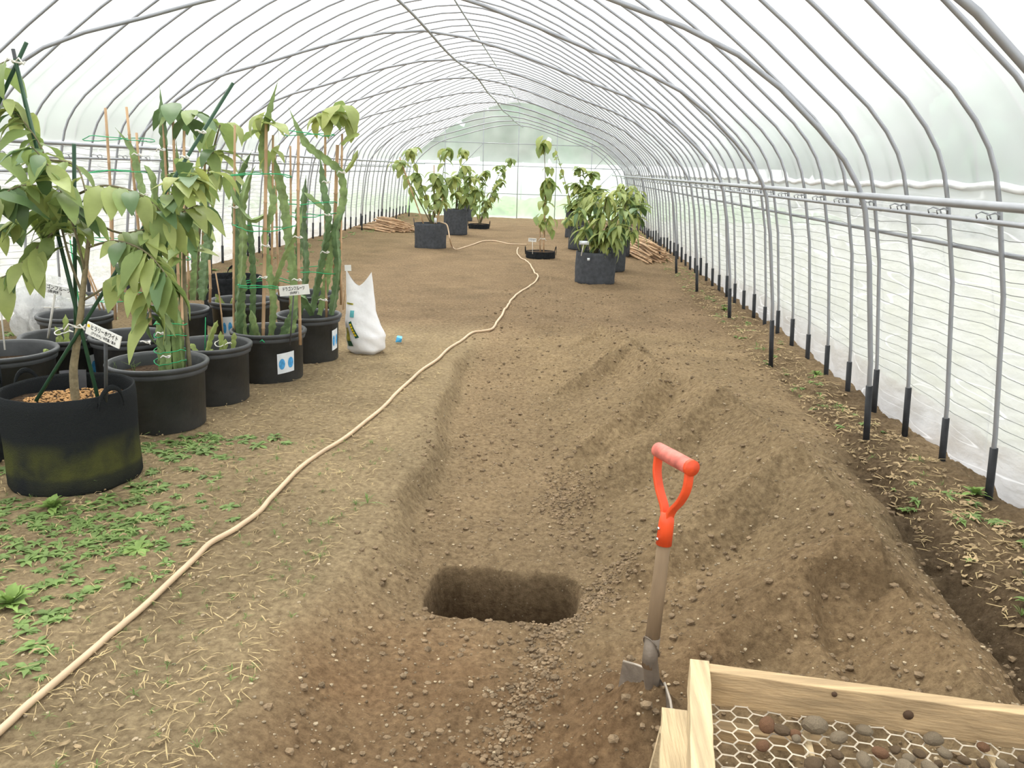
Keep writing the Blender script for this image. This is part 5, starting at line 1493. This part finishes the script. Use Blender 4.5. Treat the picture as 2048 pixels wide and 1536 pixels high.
# gravel streak below the pit
def gx_(): return rr.gauss(0, 1)
gl_ = []
b_ = MB(); P_ = [(-0.13, 1.95), (-0.06, 2.2), (0.02, 2.45), (0.02, 2.72), (0.12, 2.85), (0.28, 3.05), (0.45, 3.3)]
xs_, ys_ = [], []
for k in range(1500):
    i = rr.randrange(len(P_)-1); f = rr.random()
    x = P_[i][0]*(1-f) + P_[i+1][0]*f + rr.gauss(0, 0.055); y = P_[i][1]*(1-f) + P_[i+1][1]*f + rr.gauss(0, 0.06)
    if nohole(x, y): xs_.append(x); ys_.append(y)
for k in range(700):
    x = 0.1 + rr.gauss(0, 0.09); y = 3.95 + rr.gauss(0, 0.22); xs_.append(x); ys_.append(y)
for x, y, z in zip(xs_, ys_, ground_h(np.array(xs_), np.array(ys_))):
    r = 0.0035 + 0.007*rr.random()**2; rock(b_, (x, y, z + r*0.3), r, rr)
tag(b_.build('gravel', 'clod', None, smooth=False), 'streak of dark crumbly gravel running down beside the square pit', 'gravel', kind='stuff')
scatter(6000, lambda: rr.uniform(-2.2, 1.6), near_y, 0.0022, 0.008, 'pebbles', 'pebble', 'pale grit and pebbles strewn over the bare earth', 'pebbles', nohole, 3)
scatter(5500, lambda: rr.uniform(-0.8, 1.75), near_y, 0.003, 0.016, 'soil_clods', 'clod', 'dark crumbs and clods of turned soil on the heap and trench', 'soil clods', nohole, 3)

def litter(n, fx, fy, name, m, label, lmin, lmax, w, cat, pw=1.5, curl=0.4):
    b_ = MB(); xs_, ys_ = [], []
    for k in range(n):
        xs_.append(fx()); ys_.append(fy())
    zz = ground_h(np.array(xs_), np.array(ys_))
    for x, y, z in zip(xs_, ys_, zz):
        L = lmin + (lmax-lmin)*rr.random()**pw; a = rr.uniform(0, 6.28); ww = w*rr.uniform(0.5, 1.5)
        d = Vector((math.cos(a), math.sin(a), 0)); s = Vector((-math.sin(a), math.cos(a), 0))*ww
        c = Vector((x, y, z + 0.006)); bend = s.normalized()*L*curl*rr.uniform(-0.5, 0.5) + Vector((0, 0, rr.uniform(0, 0.012)))
        p_ = [c - d*L/2, c + bend, c + d*L/2 + Vector((0, 0, rr.uniform(0, 0.01)))]
        vv = []
        for i, q in enumerate(p_):
            k = (0.5, 1, 0.3)[i]; vv += [q - s*k, q + Vector((0, 0, ww*0.6)), q + s*k]
        b_.add(vv, [(0, 1, 4, 3), (1, 2, 5, 4), (3, 4, 7, 6), (4, 5, 8, 7)])
    o = b_.build(name, m, None, smooth=False); tag(o, label, cat, kind='stuff'); return o
litter(4200, lambda: -0.85 - 2.3*rr.random()**1.2, lambda: 1.5 + 6*rr.random()**1.8, 'dry_straw', 'straw', 'dry straw bits scattered over the trodden earth on the left', 0.015, 0.085, 0.0016, 'straw')
litter(2200, lambda: rr.uniform(1.66, 2.06), lambda: 2.0 + 14*rr.random()**2, 'dead_grass', 'straw', 'dead grass and straw along the foot of the right curtain', 0.02, 0.09, 0.0022, 'dead grass')
litter(900, lambda: rr.uniform(1.66, 2.06), lambda: 2.0 + 10*rr.random()**2, 'dead_leaves', 'deadleaf', 'brown dead leaf litter along the foot of the right curtain', 0.015, 0.05, 0.008, 'leaf litter')
litter(500, lambda: -0.9 - 2.2*rr.random(), lambda: 1.6 + 5*rr.random()**1.5, 'leaf_litter', 'deadleaf', 'brown leaf crumbs on the trodden earth before the pots', 0.012, 0.04, 0.006, 'leaf litter')

# weeds
def weed_mesh(seed, m, n, L, W, rise=0.5):
    r2 = random.Random(seed); b_ = MB()
    for k in range(n):
        a = 2*math.pi*k/n + r2.uniform(-0.4, 0.4); l = L*r2.uniform(0.55, 1.1); w = W*r2.uniform(0.7, 1.2); el = rise*r2.uniform(0.3, 1.3)
        d = Vector((math.cos(a)*math.cos(el), math.sin(a)*math.cos(el), math.sin(el))); s = Vector((-math.sin(a), math.cos(a), 0))
        vv = []
        for i in range(5):
            f = i/4; ww = w*0.5*math.sin(math.pi*(0.1 + 0.88*f)**0.8)*(1 + 0.25*(-1)**i)
            p_ = d*l*f + Vector((0, 0, -0.5*l*f*f + 0.004))
            vv += [p_ - s*ww, p_ + Vector((0, 0, -ww*0.25)), p_ + s*ww]
        b_.add(vv, [(i*3+j, i*3+j+1, i*3+j+4, i*3+j+3) for i in range(4) for j in range(2)])
    return b_.mesh('weed_plant', m)
WM = [weed_mesh(k, ['weed', 'weed_light'][k % 2], 9 + k % 5, 0.09, 0.028) for k in range(6)]
GM = [weed_mesh(30+k, 'weed', 12, 0.13, 0.006, 1.1) for k in range(3)]
BIG = [weed_mesh(50+k, 'weed_light', 24, 0.11, 0.030, 1.0) for k in range(2)]
def weed(p, ms, s, label, k=0):
    o = bpy.data.objects.new('weed_plant', ms[k % len(ms)]); col.objects.link(o)
    o.location = (p[0], p[1], gh(p[0], p[1]) + 0.002); o.scale = (s, s, s); o.rotation_euler = (0, 0, p[0]*7)
    tag(o, label, 'weed')
weed((-2.175, 3.247, 0.000), BIG, 1.0, 'bright green leafy weed at the foot of the mossy felt bag', 0)
weed((-1.842, 2.461, 0.000), BIG, 1.15, 'bright green weed clump cut by the left edge', 1)
weed((-2.148, 3.455, 0.000), GM, 1.2, 'thin grass tuft rising in front of the mossy felt bag', 0)
weed((-2.213, 4.327, 0.000), GM, 1.1, 'grass tuft against the broad nursery pot', 1)
weed((-0.827, 3.470, 0.000), GM, 0.8, 'lone grass tuft on the bank left of the trench', 2)
weed((-1.602, 4.193, -0.000), WM, 0.9, 'small flat weed on the earth right of the broad nursery pot', 2)
weed((-1.622, 2.915, 0.000), WM, 1.2, 'flat rosette weed nearest the hose on the left', 1)
weed((2.05, 3.85, 0), BIG, 0.9, 'broad leafy weed beside the nearest pipe foot on the right', 0)
weed((1.95, 2.95, 0), BIG, 1.0, 'leafy weed at the lower right against the plastic curtain', 1)
weed((1.82, 2.75, 0), GM, 1.0, 'spiky grass tuft over the dark channel at lower right', 2)
weed((2.02, 6.3, 0), BIG, 0.8, 'bright weed at the curtain foot beyond the nearest inner arch leg', 1)
weed((1.9, 9.4, 0), BIG, 0.8, 'small bright weed at the curtain foot, mid distance', 0)
def weed_patch(name, label, n, fx, fy, smin, smax, meshes, dens=None):
    b_ = MB(); xs_, ys_ = [], []
    while len(xs_) < n:
        x, y = fx(), fy()
        if dens and rr.random() > dens(x, y): continue
        xs_.append(x); ys_.append(y)
    zz = ground_h(np.array(xs_), np.array(ys_))
    data = [([v.co.copy() for v in m_.vertices], [tuple(p.vertices) for p in m_.polygons]) for m_ in meshes]
    for x, y, z in zip(xs_, ys_, zz):
        vv, ff = rr.choice(data); s = rr.uniform(smin, smax); R = Matrix.Rotation(rr.uniform(0, 6.28), 3, 'Z')
        b_.add([R @ (v*s) + Vector((x, y, z)) for v in vv], ff)
    tag(b_.build(name, 'weed', None), label, 'weeds', kind='stuff')
pots_at = [(-2.30, 3.64, 0.34), (-2.29, 4.52, 0.33), (-3.25, 4.6, 0.34)]
def dens(x, y):
    if any((x-a)**2 + (y-b2)**2 < c*c for a, b2, c in pots_at): return 0
    return float(np.clip(2.2*(fbm(np.array([x]), np.array([y]), 3, 1.6)[0]) + 0.55, 0, 1))*float(1 - sstep(-2.0, -1.3, np.array([x]))[()])
weed_patch('ground_weeds', 'low green weeds creeping over the earth below the felt bag', 900, lambda: rr.uniform(-3.0, -1.25), lambda: rr.uniform(2.0, 4.4), 0.3, 0.8, WM, dens)
weed_patch('thin_grass', 'thin young grass sprouting on the left foreground earth', 520, lambda: rr.uniform(-2.6, -0.85), lambda: rr.uniform(1.6, 4.4), 0.15, 0.4, GM, lambda x, y: 0.35)
weed_patch('verge_weeds', 'small weeds along the foot of the right curtain', 260, lambda: rr.uniform(1.7, 2.04), lambda: 2.0 + 22*rr.random()**1.5, 0.3, 0.75, WM + GM)
weed_patch('verge_weeds', 'small weeds along the foot of the left curtain', 160, lambda: rr.uniform(-4.75, -4.2), lambda: rr.uniform(5, 26), 0.5, 1.3, WM + GM)
